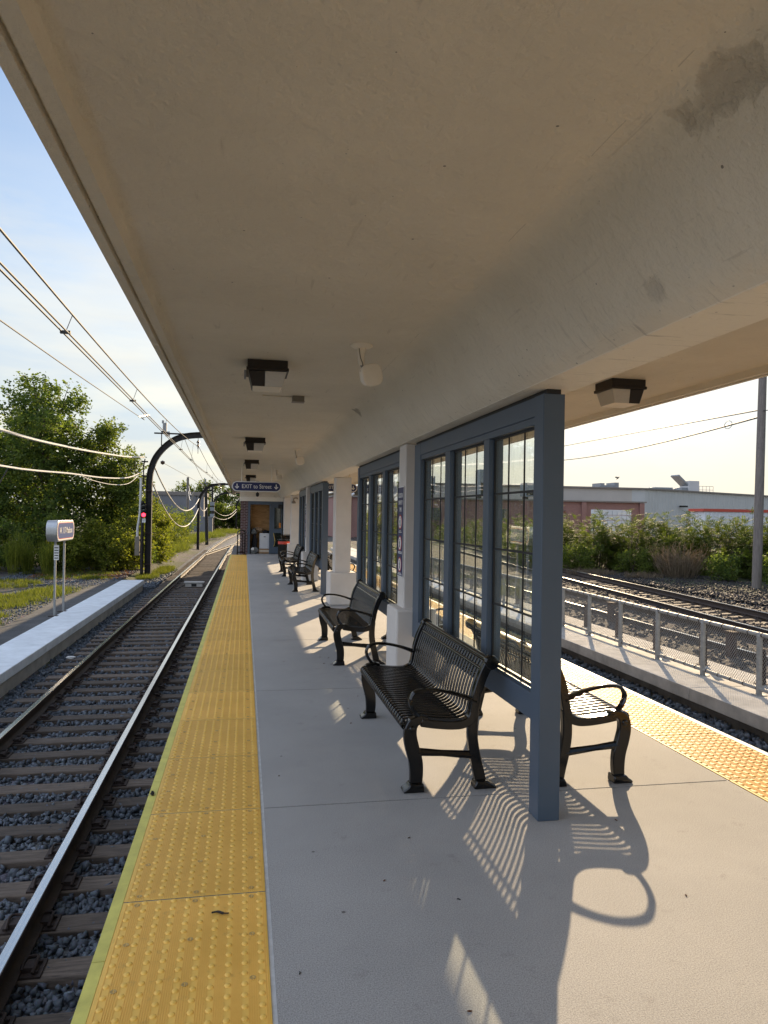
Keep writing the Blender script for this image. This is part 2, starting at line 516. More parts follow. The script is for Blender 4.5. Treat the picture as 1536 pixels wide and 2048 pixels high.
    pz = N(t, 'ShaderNodeMath', operation='MULTIPLY'); t.links.new(pm.outputs[0], pz.inputs[0]); t.links.new(dlow.outputs[0], pz.inputs[1])
    pmx = N(t, 'ShaderNodeMixRGB'); pmx.inputs['Color2'].default_value = (0.05, 0.045, 0.04, 1)
    t.links.new(last, pmx.inputs['Color1']); t.links.new(pz.outputs[0], pmx.inputs['Fac']); last = pmx.outputs[0]
    # hairline crack along the casting joint
    sx = N(t, 'ShaderNodeSeparateXYZ'); t.links.new(O, sx.inputs[0])
    wob = N(t, 'ShaderNodeMath', operation='MULTIPLY_ADD'); wob.inputs[1].default_value = 0.03; wob.inputs[2].default_value = -1.085
    t.links.new(big.outputs['Fac'], wob.inputs[0])
    dx = N(t, 'ShaderNodeMath', operation='ADD'); t.links.new(sx.outputs['X'], dx.inputs[0]); t.links.new(wob.outputs[0], dx.inputs[1])
    ab = N(t, 'ShaderNodeMath', operation='ABSOLUTE'); t.links.new(dx.outputs[0], ab.inputs[0])
    lt = N(t, 'ShaderNodeMath', operation='LESS_THAN'); lt.inputs[1].default_value = 0.0018; t.links.new(ab.outputs[0], lt.inputs[0])
    g2 = N(t, 'ShaderNodeMath', operation='GREATER_THAN'); g2.inputs[1].default_value = 0.53; t.links.new(big.outputs['Fac'], g2.inputs[0])
    cr = N(t, 'ShaderNodeMath', operation='MULTIPLY'); t.links.new(lt.outputs[0], cr.inputs[0]); t.links.new(g2.outputs[0], cr.inputs[1])
    cm = N(t, 'ShaderNodeMath', operation='MULTIPLY'); cm.inputs[1].default_value = 0.3; t.links.new(cr.outputs[0], cm.inputs[0])
    ck = N(t, 'ShaderNodeMixRGB'); ck.inputs['Color2'].default_value = (0.16, 0.135, 0.11, 1)
    t.links.new(last, ck.inputs['Color1']); t.links.new(cm.outputs[0], ck.inputs['Fac']); last = ck.outputs[0]
    t.links.new(last, p.inputs['Base Color'])
    p.inputs['Roughness'].default_value = 0.55
    p.inputs['Specular IOR Level'].default_value = 0.35
    h1 = N(t, 'ShaderNodeMath', operation='MULTIPLY_ADD'); h1.inputs[1].default_value = 0.12
    t.links.new(fin.outputs['Fac'], h1.inputs[0]); t.links.new(mid.outputs['Fac'], h1.inputs[2])
    rgh = N(t, 'ShaderNodeTexNoise', Scale=38.0, Detail=6.0, Roughness=0.7); t.links.new(O, rgh.inputs['Vector'])
    rg2 = N(t, 'ShaderNodeMath', operation='MULTIPLY'); t.links.new(rgh.outputs['Fac'], rg2.inputs[0]); t.links.new(hsum, rg2.inputs[1])
    rg3 = N(t, 'ShaderNodeMath', operation='MULTIPLY'); rg3.inputs[1].default_value = 1.1; t.links.new(rg2.outputs[0], rg3.inputs[0])
    h2 = N(t, 'ShaderNodeMath', operation='SUBTRACT'); t.links.new(h1.outputs[0], h2.inputs[0]); t.links.new(rg3.outputs[0], h2.inputs[1])
    bp = N(t, 'ShaderNodeBump', Strength=0.9, Distance=0.026)
    t.links.new(h2.outputs[0], bp.inputs['Height']); t.links.new(bp.outputs[0], p.inputs['Normal'])
    return m

def glass_mat():
    m, t, p, o = nodes('window_glass')
    t.nodes.remove(p)
    tc = N(t, 'ShaderNodeTexCoord')
    tr = N(t, 'ShaderNodeBsdfTransparent'); tr.inputs['Color'].default_value = (0.955, 0.985, 0.97, 1)
    gl = N(t, 'ShaderNodeBsdfGlossy', Roughness=0.015); gl.inputs['Color'].default_value = (0.95, 0.98, 1, 1)
    fr = N(t, 'ShaderNodeFresnel', IOR=1.6)
    ad = N(t, 'ShaderNodeMath', operation='MULTIPLY_ADD'); ad.inputs[1].default_value = 1.5; ad.inputs[2].default_value = 0.01
    ad.use_clamp = True
    t.links.new(fr.outputs[0], ad.inputs[0])
    ge = N(t, 'ShaderNodeNewGeometry')
    inv = N(t, 'ShaderNodeMath', operation='SUBTRACT'); inv.inputs[0].default_value = 1.0
    t.links.new(ge.outputs['Backfacing'], inv.inputs[1])
    fac = N(t, 'ShaderNodeMath', operation='MULTIPLY')
    t.links.new(ad.outputs[0], fac.inputs[0]); t.links.new(inv.outputs[0], fac.inputs[1])
    wv = N(t, 'ShaderNodeTexNoise', Scale=3.5, Detail=2.0)
    t.links.new(tc.outputs['Object'], wv.inputs['Vector'])
    bp = N(t, 'ShaderNodeBump', Strength=0.02, Distance=0.02); t.links.new(wv.outputs['Fac'], bp.inputs['Height'])
    t.links.new(bp.outputs[0], gl.inputs['Normal'])
    m1 = N(t, 'ShaderNodeMixShader')
    t.links.new(fac.outputs[0], m1.inputs[0]); t.links.new(tr.outputs[0], m1.inputs[1]); t.links.new(gl.outputs[0], m1.inputs[2])
    # grime: streaks and smears of dust on the pane
    mp = N(t, 'ShaderNodeMapping'); mp.inputs['Scale'].default_value = (1, 9, 1.1)
    t.links.new(tc.outputs['Object'], mp.inputs['Vector'])
    d = N(t, 'ShaderNodeTexNoise', Scale=5.0, Detail=7.0, Roughness=0.7); t.links.new(mp.outputs[0], d.inputs['Vector'])
    rr = N(t, 'ShaderNodeValToRGB'); rr.color_ramp.elements[0].position = 0.48; rr.color_ramp.elements[1].position = 0.8
    rr.color_ramp.elements[0].color = (0.015, 0.015, 0.015, 1); rr.color_ramp.elements[1].color = (0.20, 0.20, 0.20, 1)
    t.links.new(d.outputs['Fac'], rr.inputs['Fac'])
    df = N(t, 'ShaderNodeBsdfDiffuse'); df.inputs['Color'].default_value = (0.45, 0.5, 0.5, 1)
    tl = N(t, 'ShaderNodeBsdfTranslucent'); tl.inputs['Color'].default_value = (0.75, 0.8, 0.78, 1)
    m0 = N(t, 'ShaderNodeMixShader'); m0.inputs[0].default_value = 0.5
    t.links.new(df.outputs[0], m0.inputs[1]); t.links.new(tl.outputs[0], m0.inputs[2])
    m2 = N(t, 'ShaderNodeMixShader')
    t.links.new(rr.outputs[0], m2.inputs[0]); t.links.new(m1.outputs[0], m2.inputs[1]); t.links.new(m0.outputs[0], m2.inputs[2])
    t.links.new(m2.outputs[0], o.inputs['Surface'])
    return m

def leaf_mat(name, ca, cb, trans=0.45, tcol=None):
    m, t, p, o = nodes(name)
    at = N(t, 'ShaderNodeAttribute', attribute_name='tint')
    rmp = N(t, 'ShaderNodeValToRGB')
    rmp.color_ramp.elements[0].color = c4(ca); rmp.color_ramp.elements[1].color = c4(cb)
    t.links.new(at.outputs['Fac'], rmp.inputs['Fac'])
    t.links.new(rmp.outputs[0], p.inputs['Base Color'])
    p.inputs['Roughness'].default_value = 0.62
    p.inputs['Specular IOR Level'].default_value = 0.14
    tl = N(t, 'ShaderNodeBsdfTranslucent')
    g = N(t, 'ShaderNodeMixRGB', blend_type='MULTIPLY', Fac=1.0); g.inputs['Color2'].default_value = c4(tcol or (1.7, 1.75, 0.8))
    t.links.new(rmp.outputs[0], g.inputs['Color1']); t.links.new(g.outputs[0], tl.inputs['Color'])
    mx = N(t, 'ShaderNodeMixShader'); mx.inputs[0].default_value = trans
    t.links.new(p.outputs[0], mx.inputs[1]); t.links.new(tl.outputs[0], mx.inputs[2])
    t.links.new(mx.outputs[0], o.inputs['Surface'])
    return m

def ground_mat():
    m, t, p, o = nodes('ground_soil')
    tc = N(t, 'ShaderNodeTexCoord'); O = tc.outputs['Object']
    n1 = N(t, 'ShaderNodeTexNoise', Scale=0.16, Detail=9.0, Roughness=0.68)
    n2 = N(t, 'ShaderNodeTexNoise', Scale=1.3, Detail=8.0, Roughness=0.7)
    v = N(t, 'ShaderNodeTexVoronoi', Scale=17.0)
    for n in (n1, n2, v): t.links.new(O, n.inputs['Vector'])
    r1 = N(t, 'ShaderNodeValToRGB')
    r1.color_ramp.elements[0].color = (0.08, 0.072, 0.066, 1); r1.color_ramp.elements[1].color = (0.175, 0.158, 0.145, 1)
    t.links.new(n2.outputs['Fac'], r1.inputs['Fac'])
    rv = N(t, 'ShaderNodeMixRGB', blend_type='MULTIPLY', Fac=0.55)
    t.links.new(r1.outputs[0], rv.inputs['Color1']); t.links.new(v.outputs['Color'], rv.inputs['Color2'])
    r2 = N(t, 'ShaderNodeValToRGB')
    r2.color_ramp.elements[0].position = 0.46; r2.color_ramp.elements[1].position = 0.56
    t.links.new(n1.outputs['Fac'], r2.inputs['Fac'])
    mx = N(t, 'ShaderNodeMixRGB'); mx.inputs['Color2'].default_value = (0.06, 0.07, 0.028, 1)
    t.links.new(r2.outputs[0], mx.inputs['Fac']); t.links.new(rv.outputs[0], mx.inputs['Color1'])
    t.links.new(mx.outputs[0], p.inputs['Base Color'])
    p.inputs['Roughness'].default_value = 0.95
    bp = N(t, 'ShaderNodeBump', Strength=0.8, Distance=0.05)
    t.links.new(v.outputs['Distance'], bp.inputs['Height']); t.links.new(bp.outputs[0], p.inputs['Normal'])
    return m

def ballast_mat(name, ca, cb, scale=16.0):
    m, t, p, o = nodes(name)
    tc = N(t, 'ShaderNodeTexCoord'); O = tc.outputs['Object']
    v = N(t, 'ShaderNodeTexVoronoi', Scale=scale); n = N(t, 'ShaderNodeTexNoise', Scale=0.8, Detail=6.0)
    for q in (v, n): t.links.new(O, q.inputs['Vector'])
    sep = N(t, 'ShaderNodeSeparateColor'); t.links.new(v.outputs['Color'], sep.inputs[0])
    r = N(t, 'ShaderNodeValToRGB'); r.color_ramp.elements[0].color = c4(ca); r.color_ramp.elements[1].color = c4(cb)
    t.links.new(sep.outputs[0], r.inputs['Fac'])
    mx = N(t, 'ShaderNodeMixRGB', blend_type='MULTIPLY', Fac=0.5)
    t.links.new(r.outputs[0], mx.inputs['Color1']); t.links.new(n.outputs['Color'], mx.inputs['Color2'])
    t.links.new(mx.outputs[0], p.inputs['Base Color'])
    p.inputs['Roughness'].default_value = 0.9
    bp = N(t, 'ShaderNodeBump', Strength=1.0, Distance=0.06); bp.invert = True
    t.links.new(v.outputs['Distance'], bp.inputs['Height']); t.links.new(bp.outputs[0], p.inputs['Normal'])
    return m

def stone_mat(name='ballast_stone', k=(1, 1, 1)):
    m, t, p, o = nodes(name)
    at = N(t, 'ShaderNodeAttribute', attribute_name='tint')
    tc = N(t, 'ShaderNodeTexCoord')
    n = N(t, 'ShaderNodeTexNoise', Scale=70.0, Detail=4.0)
    t.links.new(tc.outputs['Object'], n.inputs['Vector'])
    r = N(t, 'ShaderNodeValToRGB')
    r.color_ramp.elements[0].color = (0.085, 0.10, 0.12, 1); r.color_ramp.elements[1].color = (0.30, 0.335, 0.38, 1)
    e = r.color_ramp.elements.new(0.86); e.color = (0.19, 0.22, 0.26, 1)
    t.links.new(at.outputs['Fac'], r.inputs['Fac'])
    for e_ in r.color_ramp.elements: e_.color = (e_.color[0] * k[0], e_.color[1] * k[1], e_.color[2] * k[2], 1)
    mx = N(t, 'ShaderNodeMixRGB', blend_type='MULTIPLY', Fac=0.5)
    t.links.new(r.outputs[0], mx.inputs['Color1']); t.links.new(n.outputs['Color'], mx.inputs['Color2'])
    t.links.new(mx.outputs[0], p.inputs['Base Color']); p.inputs['Roughness'].default_value = 0.75
    return m

def wood_mat(name, ca, cb, scale=(1, 1, 1), rough=0.85, ring=14.0, bump=0.5):
    m, t, p, o = nodes(name)
    tc = N(t, 'ShaderNodeTexCoord'); oi = N(t, 'ShaderNodeObjectInfo')
    ad = N(t, 'ShaderNodeVectorMath', operation='ADD')
    cx = N(t, 'ShaderNodeCombineXYZ')
    ml = N(t, 'ShaderNodeMath', operation='MULTIPLY'); ml.inputs[1].default_value = 40.0
    t.links.new(oi.outputs['Random'], ml.inputs[0]); t.links.new(ml.outputs[0], cx.inputs[0]); t.links.new(ml.outputs[0], cx.inputs[1])
    t.links.new(tc.outputs['Object'], ad.inputs[0]); t.links.new(cx.outputs[0], ad.inputs[1])
    mp = N(t, 'ShaderNodeMapping'); mp.inputs['Scale'].default_value = scale
    t.links.new(ad.outputs[0], mp.inputs['Vector'])
    n = N(t, 'ShaderNodeTexNoise', Scale=ring, Detail=8.0, Roughness=0.7, Distortion=0.4)
    t.links.new(mp.outputs[0], n.inputs['Vector'])
    r = N(t, 'ShaderNodeValToRGB'); r.color_ramp.elements[0].position = 0.3; r.color_ramp.elements[1].position = 0.72
    r.color_ramp.elements[0].color = c4(ca); r.color_ramp.elements[1].color = c4(cb)
    t.links.new(n.outputs['Fac'], r.inputs['Fac'])
    hv = N(t, 'ShaderNodeHueSaturation')
    mr = N(t, 'ShaderNodeMapRange'); mr.inputs['To Min'].default_value = 0.65; mr.inputs['To Max'].default_value = 1.3
    t.links.new(oi.outputs['Random'], mr.inputs['Value']); t.links.new(mr.outputs[0], hv.inputs['Value'])
    t.links.new(r.outputs[0], hv.inputs['Color']); t.links.new(hv.outputs[0], p.inputs['Base Color'])
    p.inputs['Roughness'].default_value = rough
    bp = N(t, 'ShaderNodeBump', Strength=bump, Distance=0.01)
    t.links.new(n.outputs['Fac'], bp.inputs['Height']); t.links.new(bp.outputs[0], p.inputs['Normal'])
    return m

def tile_mat():
    m, t, p, o = nodes('yellow_tactile_plastic')
    tc = N(t, 'ShaderNodeTexCoord'); sp = N(t, 'ShaderNodeSeparateXYZ'); t.links.new(tc.outputs['Object'], sp.inputs[0])
    k = N(t, 'ShaderNodeMath', operation='MULTIPLY_ADD'); k.inputs[1].default_value = 3.0 / 2.745; k.inputs[2].default_value = -4.13 * 3.0 / 2.745 + 60
    t.links.new(sp.outputs['Y'], k.inputs[0])
    fl = N(t, 'ShaderNodeMath', operation='FLOOR'); t.links.new(k.outputs[0], fl.inputs[0])
    wn_ = N(t, 'ShaderNodeTexWhiteNoise', noise_dimensions='1D'); t.links.new(fl.outputs[0], wn_.inputs['W'])
    mr = N(t, 'ShaderNodeMapRange'); mr.inputs['To Min'].default_value = 0.93; mr.inputs['To Max'].default_value = 1.06
    t.links.new(wn_.outputs['Value'], mr.inputs['Value'])
    n1 = N(t, 'ShaderNodeTexNoise', Scale=3.0, Detail=8.0, Roughness=0.65); t.links.new(tc.outputs['Object'], n1.inputs['Vector'])
    r = N(t, 'ShaderNodeValToRGB'); r.color_ramp.elements[0].position = 0.3; r.color_ramp.elements[1].position = 0.7
    r.color_ramp.elements[0].color = (0.78, 0.475, 0.085, 1); r.color_ramp.elements[1].color = (0.90, 0.565, 0.12, 1)
    t.links.new(n1.outputs['Fac'], r.inputs['Fac'])
    hv = N(t, 'ShaderNodeHueSaturation'); t.links.new(mr.outputs[0], hv.inputs['Value']); t.links.new(r.outputs[0], hv.inputs['Color'])
    n2 = N(t, 'ShaderNodeTexNoise', Scale=16.0, Detail=8.0, Roughness=0.7); t.links.new(tc.outputs['Object'], n2.inputs['Vector'])
    dr = N(t, 'ShaderNodeMapRange'); dr.inputs['From Min'].default_value = 0.58; dr.inputs['From Max'].default_value = 0.74; dr.inputs['To Max'].default_value = 0.45
    t.links.new(n2.outputs['Fac'], dr.inputs['Value'])
    mx = N(t, 'ShaderNodeMixRGB'); mx.inputs['Color2'].default_value = (0.30, 0.19, 0.06, 1)
    t.links.new(hv.outputs[0], mx.inputs['Color1']); t.links.new(dr.outputs[0], mx.inputs['Fac'])
    t.links.new(mx.outputs[0], p.inputs['Base Color']); p.inputs['Roughness'].default_value = 0.55
    return m

def brick_mat(name, c1, c2, mortar, scale, axis='xz', bw=0.2, bh=0.067):
    m, t, p, o = nodes(name)
    tc = N(t, 'ShaderNodeTexCoord')
    sp = N(t, 'ShaderNodeSeparateXYZ'); t.links.new(tc.outputs['Object'], sp.inputs[0])
    cb = N(t, 'ShaderNodeCombineXYZ')
    sx = N(t, 'ShaderNodeMath', operation='ADD'); t.links.new(sp.outputs['X'], sx.inputs[0]); t.links.new(sp.outputs['Y'], sx.inputs[1])
    t.links.new(sx.outputs[0], cb.inputs[0]); t.links.new(sp.outputs['Z'], cb.inputs[1])
    b = N(t, 'ShaderNodeTexBrick', Scale=scale)
    b.inputs['Color1'].default_value = c4(c1); b.inputs['Color2'].default_value = c4(c2); b.inputs['Mortar'].default_value = c4(mortar)
    b.inputs['Mortar Size'].default_value = 0.008; b.inputs['Brick Width'].default_value = bw; b.inputs['Row Height'].default_value = bh
    t.links.new(cb.outputs[0], b.inputs['Vector']); t.links.new(b.outputs['Color'], p.inputs['Base Color'])
    p.inputs['Roughness'].default_value = 0.85
    bp = N(t, 'ShaderNodeBump', Strength=0.6, Distance=0.006); bp.invert = True
    t.links.new(b.outputs['Fac'], bp.inputs['Height']); t.links.new(bp.outputs[0], p.inputs['Normal'])
    return m

def emit_mat(name, col, s):
    m, t, p, o = nodes(name)
    p.inputs['Base Color'].default_value = c4(col)
    p.inputs['Emission Color'].default_value = c4(col); p.inputs['Emission Strength'].default_value = s
    return m

M = {}
M['platform'] = platform_mat()
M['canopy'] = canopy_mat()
M['glass'] = glass_mat()
M['ground'] = ground_mat()
M['ballast'] = ballast_mat('ballast_bed', (0.09, 0.095, 0.105), (0.28, 0.29, 0.31))
M['freight_ballast'] = ballast_mat('freight_ballast', (0.03, 0.025, 0.022), (0.10, 0.085, 0.075), 13.0)
M['stone'] = stone_mat()
M['stone_brown'] = stone_mat('brown_stone', (0.36, 0.27, 0.215))
M['concrete'] = mat('weathered_concrete', (0.45, 0.43, 0.395), 0.85, var=0.25, vs=2.5, bump=0.35, bs=45)
M['dark_concrete'] = mat('sooty_concrete', (0.16, 0.15, 0.14), 0.9, var=0.35, vs=3, bump=0.5, bs=30)
M['column'] = mat('column_paint', (0.62, 0.58, 0.53), 0.6, var=0.07, vs=3, bump=0.12, bs=55)
M['blue_metal'] = mat('blue_grey_metal_paint', (0.068, 0.097, 0.135), 0.42, var=0.05, vs=3, bump=0.02, bs=200)
M['yellow_tile'] = tile_mat()
M['yellow_paint'] = mat('yellow_edge_paint', (0.62, 0.57, 0.13), 0.6, var=0.16, vs=9, bump=0.12, bs=60)
M['anchor'] = mat('dull_brass_anchor', (0.50, 0.34, 0.12), 0.5, 0.2, var=0.15)
M['sealant'] = mat('grey_sealant', (0.52, 0.53, 0.53), 0.7, var=0.15, vs=20)
M['white_paint'] = mat('white_paint_on_concrete', (0.79, 0.83, 0.86), 0.55, var=0.13, vs=3.5, bump=0.15, bs=30)
M['asphalt'] = mat('old_asphalt', (0.055, 0.056, 0.058), 0.9, var=0.3, vs=1.6, bump=0.5, bs=90, col2=(0.10, 0.10, 0.10))
M['iron'] = mat('black_powder_coat', (0.0045, 0.0042, 0.004), 0.10, var=0.1, vs=20, bump=0.05, bs=90, spec=0.5)
M['bolt'] = mat('dark_bolt', (0.03, 0.03, 0.03), 0.4, 0.6)
M['rail_side'] = mat('rusty_rail_steel', (0.055, 0.038, 0.03), 0.75, 0.2, var=0.3, vs=9, bump=0.3, bs=60)
M['rail_top'] = mat('polished_rail_head', (0.62, 0.62, 0.61), 0.20, 1.0, var=0.08, vs=3, rvar=0.03, mscale=(40, 0.25, 40))
M['tie'] = wood_mat('creosoted_timber', (0.045, 0.034, 0.027), (0.20, 0.155, 0.12), (1.2, 12, 12), ring=3.0)
M['plate'] = mat('rusty_tie_plate', (0.05, 0.034, 0.028), 0.7, 0.35, var=0.3, vs=20, bump=0.3, bs=80)
M['galv'] = mat('galvanised_steel', (0.34, 0.345, 0.34), 0.6, 0.35, var=0.15, vs=15)
M['rust'] = mat('rusty_steel', (0.062, 0.032, 0.022), 0.85, 0.2, var=0.35, vs=10, bump=0.3, bs=60)
M['dark_steel'] = mat('dark_painted_steel', (0.022, 0.019, 0.018), 0.6, 0.3, var=0.3, vs=6, bump=0.15, bs=50)
M['alu'] = mat('brushed_aluminium', (0.48, 0.49, 0.50), 0.38, 0.85, var=0.08, vs=25)
M['bronze'] = mat('dark_bronze_housing', (0.022, 0.016, 0.012), 0.5, 0.2, var=0.1)
M['lens'] = mat('frosted_lens', (0.55, 0.52, 0.47), 0.25, var=0.05, vs=40, mscale=(1, 12, 1))
M['cream_plastic'] = mat('cream_plastic', (0.82, 0.75, 0.63), 0.5, var=0.05)
M['grey_box'] = mat('grey_box_paint', (0.22, 0.19, 0.15), 0.5, 0.2, var=0.1)
M['navy'] = mat('navy_sign_face', (0.013, 0.022, 0.10), 0.4, var=0.06, vs=5)
M['sign_blue'] = mat('faded_blue_sign_face', (0.045, 0.085, 0.26), 0.4, var=0.08, vs=5)
M['white'] = mat('white_sign_paint', (0.78, 0.77, 0.74), 0.5, var=0.03)
M['red'] = mat('red_sign_paint', (0.55, 0.06, 0.035), 0.5, var=0.05)
M['black'] = mat('matt_black', (0.012, 0.012, 0.012), 0.6, var=0.1)
M['red_lamp'] = emit_mat('lit_red_lamp', (1.0, 0.03, 0.06), 3.0)
M['wire'] = mat('tarnished_wire', (0.05, 0.05, 0.048), 0.7, 0.0, var=0.1)
M['cable'] = mat('pale_cable_jacket', (0.62, 0.60, 0.56), 0.5, var=0.08)
M['porcelain'] = mat('brown_insulator', (0.07, 0.035, 0.025), 0.25, var=0.1)
M['brick'] = brick_mat('dark_red_brick', (0.085, 0.03, 0.028), (0.05, 0.02, 0.022), (0.30, 0.25, 0.23), 1.0)
M['far_brick'] = brick_mat('red_factory_brick', (0.30, 0.15, 0.125), (0.26, 0.125, 0.105), (0.32, 0.21, 0.18), 1.0)
M['plywood'] = wood_mat('plywood', (0.28, 0.14, 0.045), (0.55, 0.32, 0.13), (2.5, 2.5, 9), rough=0.7, ring=1.5, bump=0.15)
M['cardboard'] = mat('cardboard', (0.35, 0.23, 0.13), 0.85, var=0.1)
M['cloth_dark'] = mat('dark_cloth', (0.02, 0.02, 0.026), 0.95, var=0.4, vs=12, bump=0.6, bs=20)
M['cloth_grey'] = mat('grey_cloth', (0.16, 0.17, 0.17), 0.95, var=0.4, vs=10, bump=0.6, bs=20)
M['cloth_tan'] = mat('tan_cloth', (0.33, 0.22, 0.13), 0.95, var=0.3, vs=10, bump=0.6, bs=20)
M['pole_wood'] = wood_mat('weathered_pole_wood', (0.13, 0.11, 0.10), (0.30, 0.265, 0.235), (14, 14, 0.9), ring=2.5)
M['beige_metal'] = mat('beige_metal_cladding', (0.52, 0.52, 0.51), 0.5, 0.0, var=0.05, vs=0.4)
M['tan_wall'] = mat('tan_wall', (0.52, 0.47, 0.42), 0.7, var=0.05, vs=0.4)
M['grey_wall'] = mat('grey_wall', (0.20, 0.20, 0.215), 0.75, var=0.1, vs=0.5)
M['roof_trim'] = mat('roof_trim', (0.22, 0.19, 0.17), 0.6, var=0.1)
M['white_metal'] = mat('white_metal_siding', (0.66, 0.67, 0.68), 0.5, var=0.05, vs=3)
M['trailer_red'] = mat('red_trailer_trim', (0.50, 0.07, 0.04), 0.5, var=0.08)
M['hvac'] = mat('grey_hvac', (0.25, 0.27, 0.29), 0.5, 0.3, var=0.15, vs=2)
M['bark'] = mat('bark', (0.075, 0.055, 0.042), 0.95, var=0.35, vs=4, bump=0.8, bs=15)
M['leaf_dark'] = leaf_mat('elm_leaves', (0.04, 0.07, 0.022), (0.15, 0.19, 0.05), 0.5)
M['leaf_mid'] = leaf_mat('broadleaf_leaves', (0.05, 0.08, 0.02), (0.16, 0.19, 0.045), 0.5)
M['leaf_lime'] = leaf_mat('light_shrub_leaves', (0.075, 0.105, 0.018), (0.22, 0.225, 0.045), 0.52)
M['leaf_sumac'] = leaf_mat('sumac_leaves', (0.036, 0.058, 0.013), (0.125, 0.15, 0.032), 0.5)
M['leaf_dry'] = leaf_mat('dry_stems', (0.10, 0.075, 0.05), (0.24, 0.19, 0.13), 0.2, (1.2, 1.1, 0.9))
M['grass'] = leaf_mat('grass_blades', (0.055, 0.08, 0.016), (0.18, 0.19, 0.042), 0.4)
M['litter_leaf'] = leaf_mat('fallen_leaves', (0.13, 0.05, 0.02), (0.32, 0.15, 0.06), 0.2, (1.1, 1, 0.8))
M['glass_dark'] = mat('dark_door_glass', (0.02, 0.025, 0.02), 0.06, var=0.1, spec=0.8)
M['orange'] = mat('orange_paint', (0.65, 0.22, 0.03), 0.5, var=0.05)
M['brass'] = mat('brass_handle', (0.62, 0.45, 0.16), 0.35, 0.8, var=0.1)
M['bird'] = mat('dark_feathers', (0.03, 0.03, 0.032), 0.8, var=0.2)

# ------------------------------------------------------------------ setting: ground, track beds, platforms
def lerp_prof(prof, x):
    for (a, za), (b, zb) in zip(prof[:-1], prof[1:]):
        if a <= x <= b:
            return za + (zb - za) * (x - a) / (b - a)
    return prof[0][1] if x < prof[0][0] else prof[-1][1]

def ground_sheet():
    gx = [-360, -220, -120, -60, -30, -20, -14, -10, -8, -7, -6.2, -5.6, -5.0, -4.6, -4.3, -4.05, -3.7, -3, -1, 0, 2, 4, 6, 7.2, 7.7, 8.15, 9.0, 10, 13, 16.5, 17.5, 19, 24, 32, 50, 90, 150, 240, 360]
    gy = [-160, -110, -60, -20, -5, 0, 5, 10, 15, 20, 24, 28, 29.6, 30.2, 32, 36, 42, 50, 60, 75, 95, 120, 160, 240, 400, 640]
    prof = [(-360, -1.06), (-5.0, -1.06), (-4.7, -1.1), (-4.05, -1.40), (-3.7, -1.43), (7.2, -1.43), (7.7, -1.30), (9, -1.30), (10, -1.27), (16.5, -1.25), (18.5, -1.05), (360, -1.05)]
    rr = random.Random(3)
    vs, fs = [], []
    for y in gy:
        for x in gx:
            z = lerp_prof(prof, x)
            if (x < -6.5 or x > 19) and abs(x) < 100: z += rr.uniform(-0.05, 0.05)
            vs.append((x, y, z))
    n = len(gx)
    for j in range(len(gy) - 1):
        for i in range(n - 1):
            fs.append((j * n + i, j * n + i + 1, (j + 1) * n + i + 1, (j + 1) * n + i))
    o = MB().add(vs, fs).build('ground', M['ground'], smooth=60)
    tag(o, kind='structure')
ground_sheet()

# centre line of the platform track (bends gently away beyond the platform)
TC = [(-2.18, -14), (-2.18, 0), (-2.18, 14), (-2.10, 30), (-1.95, 51), (-1.80, 65), (-1.32, 84), (-0.22, 105), (1.6, 128), (4.6, 155), (8.5, 185)]
def track_x(y):
    return lerp_prof([(b, a) for a, b in TC], y)

def bed(name, m, pts, halfw, z, edge):
    b = MB(); vs = []
    for x, y in pts:
        vs += [(x - halfw - edge, y, z - 0.22), (x - halfw, y, z), (x + halfw, y, z), (x + halfw + edge, y, z - 0.22)]
    fs = []
    for i in range(len(pts) - 1):
        for k in range(3):
            fs.append((i * 4 + k, i * 4 + k + 1, i * 4 + 5 + k, i * 4 + 4 + k))
    return tag(b.add(vs, fs).build(name, m, smooth=60), kind='structure')
bed('track_ballast', M['ballast'], TC, 1.55, -1.415, 0.5)
bed('platform_track_ballast', M['ballast'], [(5.37, -14), (5.37, 30), (5.6, 60), (7.0, 100)], 1.6, -1.40, 0.25)
def FB(y): return 11.15 + max(0.0, (y - 30)) ** 1.5 * 0.006
def FC(y): return 12.0 + 0.105 * y
bed('freight_ballast', M['freight_ballast'], [(FB(y) + 2.3 + (FC(y) - FB(y) - 4.5) * 0.3, y) for y in range(-10, 131, 10)], 4.6, -1.20, 1.0)

# concrete platform: cast slabs between joints, dark void below the edge
JOINT0, JSP = 4.13, 2.745
def platform():
    root = empty('platform', (0, 0, 0)); tag(root, kind='structure')
    b = MB()
    y = JOINT0 - 7 * JSP
    while y < 41:
        b.box(0.136, y + 0.006, -0.06, 3.05, y + JSP - 0.006, 0.0)
        y += JSP
    b.build('slab', M['platform'], root, smooth=0)
    k = MB().box(-0.30, -15, -0.40, 3.50, 41.5, -0.065)
    k.box(-0.515, -15, -0.30, -0.30, 41.5, -0.03).box(3.50, -15, -0.30, 3.70, 41.5, -0.03)
    k.box(-0.2, -15, -1.5, 0.05, 41.5, -0.40).box(3.15, -15, -1.5, 3.40, 41.5, -0.40)
    k.build('platform_base', M['dark_concrete'], root, smooth=0)
    MB().box(0.1178, -15, -0.06, 0.1355, 30.4, -0.0015).box(3.051, -15, -0.06, 3.06, 30.4, -0.002).build('sealant_joint', M['sealant'], root, smooth=0)
platform()

